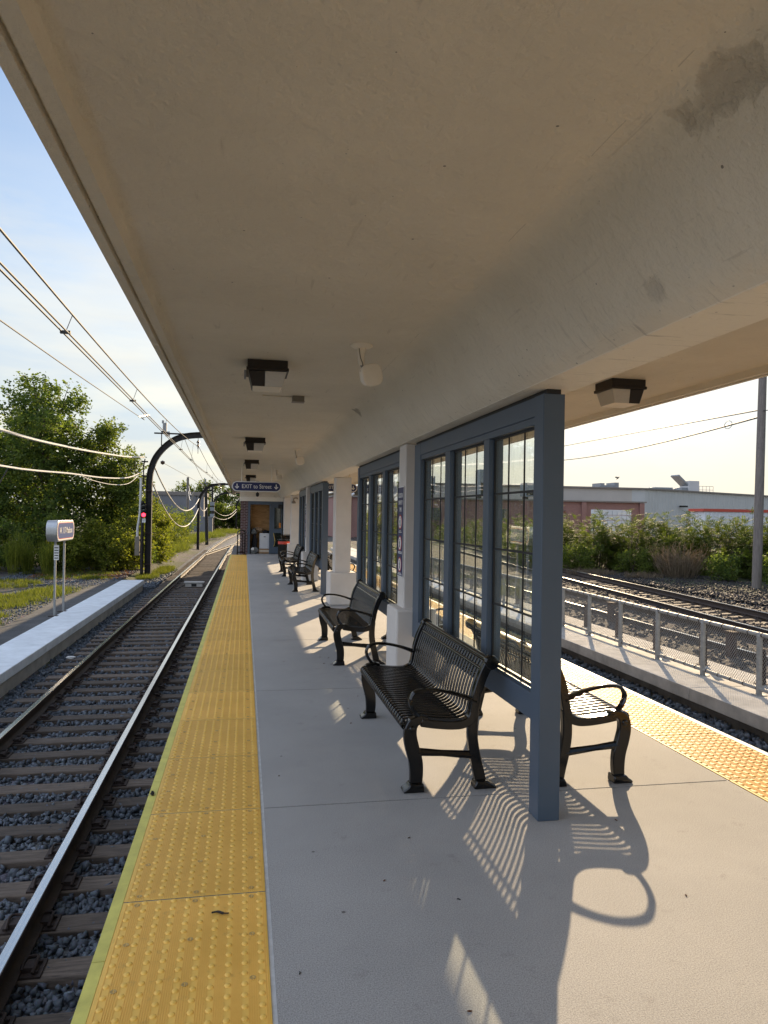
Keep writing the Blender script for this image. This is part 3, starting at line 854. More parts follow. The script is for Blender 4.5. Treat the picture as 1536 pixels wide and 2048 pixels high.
def tactile(name, x0, x1, ex0, ex1, edge_mat):
    root = empty(name); tag(root, kind='structure')
    b = MB()
    P = JSP / 3.0
    n0 = -12
    ncol = 10
    pitch = (x1 - x0) / ncol
    yend = 29.9
    k = n0
    while True:
        ya = JOINT0 + k * P
        if ya > yend - 0.3: break
        yb = min(ya + P, yend)
        b.box(x0, ya + 0.005, -0.05, x1, yb - 0.005, 0.003)
        k += 1
    ribs = []
    # thin raised lines between the dome columns
    for c in range(ncol):
        for dx in (-0.0145, 0.0125, 0.0205, 0.0285, 0.0365):
            xx = x0 + c * pitch + pitch * 0.5 + dx
            if xx > x1 - 0.004: continue
            ribs.append(xx)
    k = n0
    while JOINT0 + k * P < yend - 0.3:
        ya = JOINT0 + k * P
        for xx in ribs: b.box(xx, ya + 0.012, 0.0028, xx + 0.0026, min(ya + P, yend) - 0.012, 0.0052)
        k += 1
    # truncated domes
    vs, fs = [], []
    nv = 0
    rows = int((yend + 6) / 0.0603)
    for r in range(rows):
        y = -6 + 0.03 + r * 0.0603
        fr = ((y - JOINT0) / P) % 1.0
        if fr < 0.02 or fr > 0.98 or y > yend - 0.04: continue
        nn = 8 if y < 12 else 6
        for c in range(ncol):
            x = x0 + (c + 0.5) * pitch
            for rad_, h in ((0.0128, 0.0028), (0.0110, 0.0062), (0.0076, 0.0080)):
                for q in range(nn):
                    th = 2 * pi * q / nn
                    vs.append((x + rad_ * cos(th), y + rad_ * sin(th), h))
            for l in range(2):
                for q in range(nn):
                    q2 = (q + 1) % nn
                    fs.append((nv + l * nn + q, nv + l * nn + q2, nv + (l + 1) * nn + q2, nv + (l + 1) * nn + q))
            fs.append(tuple(nv + 2 * nn + q for q in range(nn)))
            nv += 3 * nn
    b.add(vs, fs)
    b.build('tactile_surface', M['yellow_tile'], root, smooth=50)
    jf = MB(); k = n0
    while JOINT0 + k * P < yend - 0.3:
        ya = JOINT0 + k * P
        jf.box(x0, ya - 0.0048, -0.029, x1, ya + 0.0048, 0.0012); k += 1
    jf.build('joint_filler', M['dark_concrete'], root, smooth=0)
    # fixing anchors
    a = MB()
    k = n0
    while True:
        ya = JOINT0 + k * P
        if ya > yend - 0.3: break
        for fy in (0.04, 0.35, 0.65, 0.96):
            for fc in (1.0, 5.0, 8.98):
                a.lathe([(0.0115, 0.003), (0.0115, 0.0062), (0.0075, 0.0062), (0.0065, 0.0045), (0.001, 0.0045)], (x0 + fc * pitch, ya + fy * P, 0), 10)
        k += 1
    a.build('anchor_bolts', M['anchor'], root)
    e = MB()
    L = 1.83
    y = -10.0
    while y < 30:
        e.box(ex0, y + 0.002, -0.16, ex1, min(y + L, 30.2) - 0.002, 0.0005)
        y += L
    e.build('edge_strip', edge_mat, root, smooth=0)
tactile('platform_tactile_pavement', -0.473, 0.117, -0.522, -0.4755, M['yellow_paint'])
tactile('tactile_pavement', 3.062, 3.652, 3.6545, 3.705, M['white_paint'])

# low side platform across the track: white painted kerb slab, asphalt behind it
def side_platform():
    b = MB()
    ys = [-14, -5, 2, 9.0, 15.4, 21.8, 29.75]
    for a, c in zip(ys[:-1], ys[1:]):
        b.box(-4.66, a + 0.006, -1.17, -3.82, c - 0.006, -1.0)
    o = tag(b.build('white_kerb', M['white_paint'], bevel=0.012, smooth=30), kind='structure')
    tag(MB().box(-4.62, -14, -1.5, -3.86, 29.7, -1.175).build('kerb_footing', M['concrete'], smooth=0), kind='structure')
    pts = [(-5.42, -14), (-5.38, 10), (-5.5, 16), (-5.42, 20), (-5.62, 23.5), (-5.36, 27), (-5.3, 29.5)]
    b = MB(); vs = []
    for x, y in pts: vs += [(x, y, -1.045), (-4.663, y, -1.012)]
    fs = [(2 * i, 2 * i + 1, 2 * i + 3, 2 * i + 2) for i in range(len(pts) - 1)]
    b.add(vs, fs)
    b.add([(-5.3, 29.5, -1.045), (-4.663, 29.5, -1.012), (-4.75, 30.1, -1.05), (-5.2, 30.2, -1.055)], [(0, 1, 2, 3)])
    tag(b.build('asphalt_path', M['asphalt'], smooth=0), kind='structure')
    tag(MB().box(-7.6, 23.6, -1.08, -4.9, 23.66, -1.04).build('path_edge', M['concrete'], smooth=0), kind='structure') if False else None
side_platform()

# low concrete wall that carries the chain-link fence on the far side
def side_wall():
    b = MB()
    ys = [-14 + 6.1 * i for i in range(13)]
    for a, c in zip(ys[:-1], ys[1:]):
        b.box(6.98, a + 0.005, -1.20, 8.12, c - 0.005, -1.0)
    b2 = MB().box(7.12, -14, -1.6, 8.05, 59, -1.205)
    root = empty('side_wall'); tag(root, kind='structure')
    b.build('wall_cap', M['concrete'], root, bevel=0.01)
    b2.build('wall_base', M['dark_concrete'], root, smooth=0)
side_wall()
tag(MB().box(8.27, -14, -1.5, 8.85, 60, -1.03).build('trench_kerb', M['concrete'], bevel=0.01), kind='structure')
tag(MB().box(8.225, -14, -1.5, 8.2665, 60, -1.035).build('kerb_face_shade', M['tie'], bevel=0.006), kind='structure')  # dark board added over the kerb's near face to stand for its shade

# ballast stones: real rubble near the viewer
ICO = None
def ico_unit():
    V = np.array([(x, y, z) for z in (-.7, .7) for y in (-.7, .7) for x in (-.7, .7)], float)
    F = np.array([(0, 2, 3), (0, 3, 1), (4, 5, 7), (4, 7, 6), (0, 1, 5), (0, 5, 4), (2, 6, 7), (2, 7, 3), (0, 4, 6), (0, 6, 2), (1, 3, 7), (1, 7, 5)])
    return V, F
def stones(name, P, S, seed, m, lab):
    rng = np.random.default_rng(seed)
    V0, F0 = ico_unit()
    n = len(P)
    V = np.repeat(V0[None], n, 0) + rng.uniform(-0.42, 0.42, (n, len(V0), 3))
    V *= S[:, None, None] * rng.uniform(0.5, 1.4, (n, 1, 3))
    a = rng.uniform(0, 2 * pi, n); b = rng.uniform(-1.6, 1.6, n)
    ca, sa, cb, sb = np.cos(a), np.sin(a), np.cos(b), np.sin(b)
    R = np.zeros((n, 3, 3)); R[:, 0, 0] = ca; R[:, 0, 1] = -sa; R[:, 1, 0] = sa; R[:, 1, 1] = ca; R[:, 2, 2] = 1
    X = np.zeros((n, 3, 3)); X[:, 0, 0] = 1; X[:, 1, 1] = cb; X[:, 1, 2] = -sb; X[:, 2, 1] = sb; X[:, 2, 2] = cb
    V = np.einsum('nij,nkj->nki', R @ X, V) + P[:, None, :]
    F = (F0[None] + (np.arange(n) * len(V0))[:, None, None]).reshape(-1, 3)
    tint = np.repeat(rng.beta(1.6, 2.4, n), len(F0))
    o = np_mesh(name, V.reshape(-1, 3), F, m, attr=tint)
    tag(o, lab, 'ballast', kind='stuff')
def scatter():
    rng = np.random.default_rng(5)
    out = []; sz = []
    def zone(n, x0, x1, y0, y1, z, s0, s1, ties=True):
        x = rng.uniform(x0, x1, n); y = rng.uniform(y0, y1, n)
        zz = z + rng.uniform(-0.025, 0.03, n)
        s = rng.uniform(s0, s1, n)
        out.append(np.stack([x, y, zz], 1)); sz.append(s)
    zone(9500, -3.55, 0.0, 2.2, 6, -1.400, 0.017, 0.030)
    zone(14500, -3.72, 0.0, 5.5, 13, -1.400, 0.018, 0.032)
    zone(14000, -3.80, -0.2, 13, 30, -1.405, 0.022, 0.036)
    zone(3000, -4.9, -3.45, 29.8, 40, -1.34, 0.025, 0.05)
    zone(7000, -9.5, -4.8, 28.0, 35, -1.065, 0.014, 0.032)
    zone(3500, -7.4, -5.5, 15, 28, -1.06, 0.012, 0.028)
    zone(5200, 6.1, 7.15, 2, 24, -1.385, 0.022, 0.045)
    zone(3500, 3.9, 6.1, 6, 30, -1.385, 0.03, 0.045)
    a, b = np.concatenate(out), np.concatenate(sz); out.clear(); sz.clear()
    zone(7000, 9.3, 17.2, 8, 32, -1.205, 0.03, 0.055)
    zone(3000, 17.0, 18.4, 14, 36, -1.12, 0.03, 0.055)
    zone(5000, 18.3, 22.0, 16, 33, -1.055, 0.02, 0.045)
    out = [np.concatenate(out)]; sz = [np.concatenate(sz)]
    return a, b, out[0], sz[0]
_P, _S, _P2, _S2 = scatter()
stones('ballast_gravel', _P, _S, 9, M['stone'], 'loose grey crushed stone filling the track beds')
stones('freight_gravel', _P2, _S2, 10, M['stone_brown'], 'brownish crushed stone between the freight rails')

# ------------------------------------------------------------------ rails and ties
HEAD = [(-0.037, 0.150), (-0.036, 0.172), (-0.028, 0.1775), (0.028, 0.1775), (0.036, 0.172), (0.037, 0.150)]
RAILP = [(-0.07, 0.0), (-0.07, 0.010), (-0.02, 0.030), (-0.009, 0.045), (-0.009, 0.125), (-0.034, 0.138), (-0.036, 0.1755), (0.036, 0.1755), (0.034, 0.138), (0.009, 0.125), (0.009, 0.045), (0.02, 0.030), (0.07, 0.010), (0.07, 0.0)]
HEADTOP = [(-0.034, 0.1740), (-0.030, 0.1795), (0.030, 0.1795), (0.034, 0.1740)]
def rail(label, pts, zb):
    P = [(x, y, 0) for x, y in pts]
    r = empty('rail', (0, 0, zb)); tag(r, label, 'rail', 'running rails')
    MB().sweep(RAILP, P).build('rail_body', M['rail_side'], r)
    MB().sweep(HEADTOP, P).build('running_surface', M['rail_top'], r)
ZR = -1.15 - 0.1795
fine = [(track_x(y), y) for y in list(range(-12, 31, 6)) + list(range(33, 186, 4))]
def offs(pts, d):
    out = []
    for i, (x, y) in enumerate(pts):
        a = pts[max(i - 1, 0)]; b = pts[min(i + 1, len(pts) - 1)]
        t = Vector((b[0] - a[0], b[1] - a[1])).normalized()
        out.append((x + t.y * d, y - t.x * d))
    return out
rail('shiny rail running beside the yellow platform edge', offs(fine, 0.7475), ZR)
rail('shiny rail running beside the white painted kerb', offs(fine, -0.7475), ZR)
rail('curved turnout rail leaving the track between kerb and far mast', smooth_path([(-2.66, 53.0, 0), (-1.9, 60, 0), (-1.15, 67.5, 0), (-0.3, 74, 0), (1.6, 88, 0), (4.5, 105, 0)], 4) and [(p.x, p.y) for p in smooth_path([(-2.66, 53.0, 0), (-1.9, 60, 0), (-1.15, 67.5, 0), (-0.3, 74, 0), (1.6, 88, 0), (4.5, 105, 0)], 4)], ZR)
rail('curved turnout rail passing close behind the station house handrail', [(p.x, p.y) for p in smooth_path([(-1.17, 52.6, 0), (-0.5, 62, 0), (0.3, 70, 0), (2.4, 85, 0), (5.4, 102, 0)], 4)], ZR)
p5 = [(5.37, -12), (5.37, 10), (5.37, 30), (5.5, 50), (6.2, 80), (7.5, 110)]
rail('rail hidden under the sunny platform edge', offs(p5, -0.7475), ZR)
rail('rail of the sunny side track below the concrete fence wall', offs(p5, 0.7475), ZR)
pb = [(FB(y), y) for y in range(-10, 131, 10)]
pc = [(FC(y), y) for y in range(-10, 131, 10)]
rail('freight rail just behind the rusty posts', offs(pb, -0.7475), -1.05 - 0.1795)
rail('second freight rail behind the rusty posts', offs(pb, 0.7475), -1.02 - 0.1795)
rail('third freight rail counted from the rusty posts', offs(pc, -0.7475), -1.05 - 0.1795)
rail('gleaming freight rail along the bushes', offs(pc, 0.7475), -0.93 - 0.1795)

def tie_proto():
    t = empty('railroad_tie')
    MB().box(-1.30, -0.115, -0.17, 1.30, 0.115, 0.0).build('timber', M['tie'], t, bevel=0.012)
    for s in (-1, 1):
        x = s * 0.7475
        pl = MB().box(x - 0.19, -0.10, 0.0, x + 0.19, 0.10, 0.014).build('tie_plate', M['plate'], t)
        for e in (-1, 1):
            c = MB()
            cx = x + e * 0.105
            c.tube(smooth_path([(cx + e * 0.035, -0.085, 0.03), (cx + e * 0.04, 0.0, 0.06), (cx + e * 0.03, 0.07, 0.05), (cx - e * 0.03, 0.075, 0.045), (cx - e * 0.045, 0.02, 0.04), (cx - e * 0.04, -0.05, 0.03)], 4), 0.011, 6)
            c.box(cx - 0.03, -0.05, 0.012, cx + 0.03, 0.05, 0.045)
            c.box(cx + e * 0.05 - 0.012, -0.07, 0.012, cx + e * 0.05 + 0.012, -0.045, 0.03)
            c.box(cx + e * 0.05 - 0.012, 0.045, 0.012, cx + e * 0.05 + 0.012, 0.07, 0.03)
            c.build('rail_clip', M['plate'], pl)
    return t
def tie_simple():
    t = empty('railroad_tie')
    MB().box(-1.30, -0.115, -0.17, 1.30, 0.115, 0.0).build('timber', M['tie'], t)
    for s in (-1, 1):
        x = s * 0.7475
        b = MB().box(x - 0.18, -0.09, 0.0, x + 0.18, 0.09, 0.016)
        for e in (-1, 1): b.box(x + e * 0.085 - 0.025, -0.06, 0.014, x + e * 0.085 + 0.025, 0.06, 0.05)
        b.build('tie_plate', M['plate'], t)
    return t
def place_ties(xf, y0, y1, sp, z, label, group, protos, split=20.0, ry=0.0):
    y = y0
    while y < y1:
        key = 0 if (y < split) else 1
        t = protos[key]
        if t.get('used'): t = copy_tree(t)
        else: t['used'] = 1
        rr = random.uniform(-0.012, 0.012)
        dx = (xf(y + 1) - xf(y - 1)) / 2
        t.location = (xf(y) + random.uniform(-0.04, 0.04), y + random.uniform(-0.015, 0.015), z + random.uniform(-0.006, 0.004))
        t.rotation_euler = (0, ry, rr - math.atan(dx))
        tag(t, label, 'railroad tie', group)
        y += sp
PROTO = [tie_proto(), tie_simple()]
place_ties(track_x, 1.18, 62, 0.558, ZR - 0.014, 'weathered timber tie under the two shiny rails beside the yellow edge', 'ties under the track by the yellow edge', PROTO)
place_ties(lambda y: 5.37, 2.2, 26, 0.60, ZR - 0.014, 'timber tie in the gravel trough between sunny platform edge and fence wall', 'ties in the trough under the fence wall', [PROTO[1], PROTO[1]])
place_ties(FB, 8, 40, 0.55, -1.235 - 0.014, 'dark timber tie of the freight track nearer the rusty posts', 'ties of the nearer freight track', [PROTO[1], PROTO[1]])
place_ties(FC, 12, 40, 0.60, -1.17 - 0.014, 'dark timber tie of the freight track nearer the bushes', 'ties of the farther freight track', [PROTO[1], PROTO[1]], ry=-0.07)

# ------------------------------------------------------------------ canopy
CX = 1.60
def canopy():
    root = empty('platform_canopy'); tag(root, 'long beige concrete canopy roof with curved soffit over the platform', 'canopy')
    # cross-section from fascia to beam, mirrored about the beam
    cove = [(1.06, 2.811), (1.11, 2.803), (1.155, 2.783), (1.195, 2.750), (1.23, 2.706), (1.28, 2.635), (1.33, 2.562), (1.38, 2.488), (1.43, 2.422)]
    prof = [(-0.615, 3.02), (-0.615, 2.755), (-0.573, 2.755), (-0.571, 2.785), (-0.556, 2.785), (-0.554, 2.758), (-0.505, 2.758), (-0.488, 2.808), (-0.46, 2.812), (0.3, 2.812)] + cove + [(1.448, 2.402), (1.505, 2.36), (1.64, 2.36)]
    mir = [(3.28 - x, z) for x, z in reversed(prof[:-1])]
    # canopy edge reaches farther on the sunny side
    full = prof + [(x if x < 3.2 else x - 0.0, z) for x, z in mir]
    full = [(x + max(0.0, (x - 2.3)) * 0.0, z) for x, z in full]
    full = [(x if x < 2.3 else 2.3 + (x - 2.3) * 0.985, z) for x, z in full]
    ys = [-9.0] + [JOINT0 + JSP * 2 * k for k in range(-2, 7)] + [41.0]
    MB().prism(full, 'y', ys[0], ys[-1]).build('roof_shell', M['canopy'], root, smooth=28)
canopy()

def column(x0, x1, y0, y1, pz, px, label):
    r = empty('concrete_column', ((x0 + x1) / 2, (y0 + y1) / 2, 0)); tag(r, label, 'column', 'columns under the canopy beam')
    hx, hy = (x1 - x0) / 2, (y1 - y0) / 2
    MB().box(-hx, -hy, pz - 0.02, hx, hy, 2.358).build('shaft', M['column'], r, bevel=0.012)
    MB().box(-hx - px, -hy - px, 0.0, hx + px, hy + px, pz).build('pedestal', M['column'], r, bevel=0.022)
    return r
column(1.53, 1.75, 6.87, 7.17, 0.76, 0.09, 'pale square column with a tall navy safety notice, beside the closest benches')
column(1.655, 1.95, 13.33, 13.7, 0.60, 0.10, 'thick pale column standing alone in the gap between two glazed screens')
column(1.53, 1.75, 18.2, 18.5, 0.72, 0.09, 'slim pale column in the middle of the second glazed pair')
column(1.66, 1.96, 26.4, 26.75, 0.60, 0.10, 'pale column with a hooked lamp, behind the litter bin')
column(1.58, 1.90, 29.7, 30.1, 0.62, 0.06, 'pale column joined to the doorway wall of the station house')

# ------------------------------------------------------------------ glazed windscreens
def windscreen(y0, s, label):
    r = empty('glazed_windscreen', (1.595, y0, 0)); tag(r, label, 'windscreen', 'glazed windscreens under the beam')
    def bx(b, xa, ta, za, xb, tb, zb):
        b.box(xa, min(s * ta, s * tb), za, xb, max(s * ta, s * tb), zb)
        return b
    bx(MB(), 0, 0, 0.0, 0.125, 0.13, 2.335).build('post', M['blue_metal'], r, bevel=0.004)
    bx(MB(), 0.005, 2.84, 0.50, 0.115, 3.07, 2.335).build('post', M['blue_metal'], r, bevel=0.004)
    h = MB(); bx(h, 0.006, 0.1305, 2.225, 0.114, 2.8395, 2.335); bx(h, 0.012, 0.1305, 2.18, 0.108, 2.8395, 2.2245)
    h.build('header_rail', M['blue_metal'], r, bevel=0.003)
    b = MB(); bx(b, 0.006, 0.1305, 0.52, 0.114, 2.8395, 0.668); bx(b, 0.022, 0.1305, 0.6685, 0.088, 2.8395, 0.684)
    b.build('bottom_rail', M['blue_metal'], r, bevel=0.003)
    sh = MB(); bx(sh, 0.02, 0.0, 2.335, 0.10, 3.07, 2.362); sh.build('sealing_strip', M['black'], r, smooth=0)
    for a, c in ((0.92, 1.03), (1.86, 2.0)):
        bx(MB(), 0.009, a, 0.6685, 0.111, c, 2.1795).build('mullion', M['blue_metal'], r, bevel=0.003)
    for a, c in ((0.132, 0.918), (1.032, 1.858), (2.002, 2.838)):
        bx(MB(), 0.058, a, 0.686, 0.063, c, 2.178).build('glass_pane', M['glass'], r, smooth=0)
        st = MB()
        for q in (a + 0.0, c - 0.014): bx(st, 0.045, q, 0.686, 0.057, q + 0.014, 2.178)
        bx(st, 0.045, a + 0.0145, 2.164, 0.057, c - 0.0145, 2.178); bx(st, 0.045, a + 0.0145, 0.686, 0.057, c - 0.0145, 0.698)
        st.build('glazing_bead', M['black'], r, smooth=0)
        g = MB()
        for k in (1, 2): bx(g, 0.048, a + (c - a) * k / 3 - 0.005, 0.699, 0.0555, a + (c - a) * k / 3 + 0.005, 2.163)
        for k in (1, 2, 3): bx(g, 0.046, a + 0.015, 0.720 + 0.363 * k + 0.0 - 0.007, 0.0475, c - 0.015, 0.720 + 0.363 * k + 0.007)
        g.build('muntin', M['black'], r, smooth=0)
    return r
windscreen(3.72, 1, 'blue framed glass screen whose free post meets the open platform end')
windscreen(10.32, -1, 'blue framed glass screen behind the second bench, beyond the safety notice')
windscreen(15.06, 1, 'blue framed glass screen beyond the thick lone column')
windscreen(21.66, -1, 'blue framed glass screen closest to the litter bin')

# ------------------------------------------------------------------ benches
def bench(label):
    """front faces -x; origin on the floor under the middle"""
    r = empty('park_bench'); tag(r, label, 'bench', 'black metal benches')
    X = 0.96
    def u(p): return (p[0] - X, p[1])
    for s in (-1, 1):
        yc = s * 0.80
        a, b = yc - 0.024, yc + 0.024
        front = [u(p) for p in smooth_path([(1.038, 0.03, 0), (1.042, 0.10, 0), (1.036, 0.18, 0), (1.012, 0.27, 0), (1.000, 0.34, 0), (1.012, 0.40, 0), (1.058, 0.428, 0), (1.11, 0.424, 0)], 4)]
        n = len(front)
        ws = [0.072 + 0.012 * sin(i / n * pi * 1.5) for i in range(n)]
        ws = [w * (1.0 if i < n * 0.75 else 0.9 - 0.35 * (i / n - 0.75) * 4) for i, w in enumerate(ws)]
        f = MB().stroke(front, ws, 'y', a, b)
        fp = [u(p) for p in ((0.957, 0.0), (0.957, 0.014), (0.985, 0.032), (1.00, 0.05), (1.082, 0.05), (1.086, 0.02), (1.086, 0.0))]
        f.prism(fp, 'y', yc - 0.045, yc + 0.045)
        f.build('leg', M['iron'], r, bevel=0.007)
        rear = [u(p) for p in smooth_path([(1.447, 0.03, 0), (1.432, 0.10, 0), (1.410, 0.19, 0), (1.392, 0.30, 0), (1.392, 0.40, 0), (1.40, 0.47, 0)], 4)]
        n = len(rear)
        g = MB().stroke(rear, [0.07 - 0.012 * i / n for i in range(n)], 'y', a, b)
        g.prism([u(p) for p in ((1.398, 0.0), (1.400, 0.02), (1.415, 0.05), (1.475, 0.05), (1.51, 0.03), (1.54, 0.014), (1.54, 0.0))], 'y', yc - 0.045, yc + 0.045)
        g.build('leg', M['iron'], r, bevel=0.007)
        st = [u(p) for p in smooth_path([(1.065, 0.412, 0), (1.15, 0.398, 0), (1.26, 0.388, 0), (1.335, 0.395, 0), (1.385, 0.43, 0), (1.403, 0.50, 0), (1.42, 0.59, 0), (1.452, 0.685, 0), (1.492, 0.762, 0)], 4)]
        n = len(st)
        k = MB().stroke(st, [0.05 + 0.008 * i / n for i in range(n)], 'y', a - 0.0015, b + 0.0015)
        cs = u((1.503, 0.762))
        k.lathe([(0.002, -0.030), (0.042, -0.029), (0.045, -0.02), (0.045, 0.02), (0.042, 0.029), (0.002, 0.030)], (cs[0], yc, cs[1]), 16, 'y')
        c2 = u((1.008, 0.375))
        k.lathe([(0.002, -0.034), (0.016, -0.033), (0.02, -0.026), (0.02, 0.026), (0.016, 0.033), (0.002, 0.034)], (c2[0], yc, c2[1]), 12, 'y')
        k.build('side_frame', M['iron'], r, bevel=0.006)
        MB().tube([(u((1.045, .225))[0], yc, 0.232), (u((1.20, .22))[0], yc, 0.218), (u((1.40, .2))[0], yc, 0.198)], [0.026, 0.02, 0.026], 8).build('stretcher', M['iron'], r)
        arm = smooth_path([(1.408, 0.525), (1.36, 0.548), (1.28, 0.575), (1.18, 0.598), (1.085, 0.604), (1.03, 0.592), (1.002, 0.555), (1.004, 0.515), (1.024, 0.475), (1.055, 0.440)] and [(1.408, 0.525, 0), (1.36, 0.548, 0), (1.28, 0.575, 0), (1.18, 0.598, 0), (1.085, 0.604, 0), (1.03, 0.592, 0), (1.002, 0.555, 0), (1.004, 0.515, 0), (1.024, 0.475, 0), (1.055, 0.440, 0)], 5)
        m = len(arm)
        rs = []
        for i in range(m):
            t = i / (m - 1)
            rs.append(0.024 - 0.010 * sin(min(t, 0.35) / 0.35 * pi / 2) + 0.004 * t)
        MB().tube([(u(p)[0], yc, p[1]) for p in arm], rs, 8, sq=(0.8, 1.35), up=(0, 0, 1)).build('armrest', M['iron'], r)
    prof_seat = smooth_path([(0.985, 0.350, 0), (0.956, 0.375, 0), (0.953, 0.408, 0), (0.982, 0.427, 0), (1.06, 0.425, 0), (1.20, 0.412, 0), (1.30, 0.405, 0), (1.352, 0.415, 0)], 3)
    prof_back = smooth_path([(1.352, 0.415, 0), (1.382, 0.44, 0), (1.396, 0.50, 0), (1.415, 0.585, 0), (1.447, 0.68, 0), (1.478, 0.748, 0), (1.492, 0.776, 0)], 3)
    seat, back = MB(), MB()
    n = 28
    for i in range(n):
        yc = -0.758 + 1.516 * i / (n - 1)
        for mb, pr in ((seat, prof_seat), (back, prof_back)):
            pts = [Vector((u(p)[0], yc, p[1])) for p in pr]
            vs = []
            for j, p in enumerate(pts):
                t = (pts[min(j + 1, len(pts) - 1)] - pts[max(j - 1, 0)]).normalized()
                nn = Vector((-t.z, 0, t.x))
                for dy, dn in ((-0.0165, -0.003), (-0.0165, 0.0015), (-0.0105, 0.005), (0.0105, 0.005), (0.0165, 0.0015), (0.0165, -0.003)):
                    vs.append(p + Vector((0, dy, 0)) + nn * dn)
            k6 = 6
            fs = []
            for j in range(len(pts) - 1):
                for q in range(k6):
                    q2 = (q + 1) % k6
                    fs.append((j * k6 + q, j * k6 + q2, (j + 1) * k6 + q2, (j + 1) * k6 + q))
            fs.append(tuple(range(k6))); fs.append(tuple((len(pts) - 1) * k6 + q for q in range(k6 - 1, -1, -1)))
            mb.add(vs, fs)
    seat.tube([(u((0.99, 0))[0], -0.79, 0.372), (u((0.99, 0))[0], 0.79, 0.372)], 0.019, 10)
    seat.tube([(u((1.33, 0))[0], -0.79, 0.392), (u((1.33, 0))[0], 0.79, 0.392)], 0.010, 8)
    back.tube([(u((1.500, 0))[0], -0.79, 0.768), (u((1.500, 0))[0], 0.79, 0.768)], 0.025, 10)
    back.tube([(u((1.452, 0))[0], -0.79, 0.660), (u((1.452, 0))[0], 0.79, 0.660)], 0.009, 8)
    back.tube([(u((1.462, 0))[0], -0.79, 0.712), (u((1.462, 0))[0], 0.79, 0.712)], 0.012, 8)
    seat.build('seat', M['iron'], r, smooth=45)
    back.build('backrest', M['iron'], r, smooth=45)
    return r
B0 = bench('black metal bench closest of all, under the glass screen with the free post')
B0.location = (0.96, 5.06, 0)
def bench_at(x, y, rz, label):
    b = copy_tree(B0); b.location = (x, y, 0); b.rotation_euler = (0, 0, rz); b['label'] = label
bench_at(0.985, 8.76, 0, 'black metal bench in front of the thick lone column, second in its row')
bench_at(1.03, 16.45, 0, 'black metal bench third in its row, beyond the thick lone column')
bench_at(1.00, 20.3, 0, 'black metal bench next to the litter bin')
bench_at(2.42, 5.02, pi, 'sunlit black bench facing the fence, seen past the free blue post')
bench_at(2.42, 8.80, pi, 'fence-facing black bench behind the safety notice column')
bench_at(2.42, 16.45, pi, 'fence-facing black bench behind the third glass screen')
bench_at(2.42, 20.3, pi, 'fence-facing black bench behind the glass screen by the litter bin')

# ------------------------------------------------------------------ ceiling lights, loudspeakers, boxes
ZC = 2.812
def ceiling_light(label):
    r = empty('ceiling_light'); tag(r, label, 'ceiling light', 'box lights on the canopy soffit')
    h = MB().box(-0.15, -0.15, -0.062, 0.15, 0.15, 0.0).box(-0.158, -0.158, -0.082, 0.158, 0.158, -0.058)
    h.add([(-0.142, -0.14, -0.082), (-0.02, -0.14, -0.082), (-0.02, 0.14, -0.082), (-0.142, 0.14, -0.082), (-0.115, -0.118, -0.195), (-0.02, -0.118, -0.195), (-0.02, 0.118, -0.195), (-0.115, 0.118, -0.195)],
          [(0, 3, 2, 1), (4, 5, 6, 7), (0, 1, 5, 4), (1, 2, 6, 5), (2, 3, 7, 6), (3, 0, 4, 7)])
    h.build('housing', M['bronze'], r, bevel=0.004)
    l = MB().add([(-0.0195, -0.14, -0.0825), (0.142, -0.14, -0.0825), (0.142, 0.14, -0.0825), (-0.0195, 0.14, -0.0825), (-0.0195, -0.118, -0.195), (0.112, -0.118, -0.195), (0.112, 0.118, -0.195), (-0.0195, 0.118, -0.195)],
          [(0, 3, 2, 1), (4, 5, 6, 7), (0, 1, 5, 4), (1, 2, 6, 5), (2, 3, 7, 6), (3, 0, 4, 7)])
    l.build('lens', M['lens'], r, bevel=0.004)
    MB().add([(-0.11, -0.112, -0.1955), (0.108, -0.112, -0.1955), (0.108, 0.112, -0.1955), (-0.11, 0.112, -0.1955), (-0.09, -0.09, -0.205), (0.09, -0.09, -0.205), (0.09, 0.09, -0.205), (-0.09, 0.09, -0.205)],
             [(0, 3, 2, 1), (4, 5, 6, 7), (0, 1, 5, 4), (1, 2, 6, 5), (2, 3, 7, 6), (3, 0, 4, 7)]).build('bottom_lens', M['cream_plastic'], r)
    MB().box(-0.175, -0.03, -0.125, -0.1585, 0.03, -0.06).build('latch', M['galv'], r, bevel=0.002)
    return r
L0 = ceiling_light('dark box ceiling light closest of the row above the yellow strip side')
L0.location = (0.155, 5.66, ZC)
for x, y, rz, lab in ((0.145, 11.3, 0, 'second dark box ceiling light above the yellow strip side'), (0.14, 15.9, 0, 'third dark box ceiling light, before the hanging exit sign'),
                      (0.17, 22.0, 0, 'dark box ceiling light half hidden behind the hanging exit sign'), (0.17, 27.0, 0, 'last dark box ceiling light, before the doorway wall'),
                      (3.09, 5.62, pi, 'dark box ceiling light on the sunny half of the canopy'), (3.09, 11.3, pi, 'second dark box ceiling light on the sunny canopy half'),
                      (3.09, 15.9, pi, 'third dark box ceiling light on the sunny canopy half')):
    c = copy_tree(L0); c.location = (x, y, ZC); c.rotation_euler = (0, 0, rz); c['label'] = lab

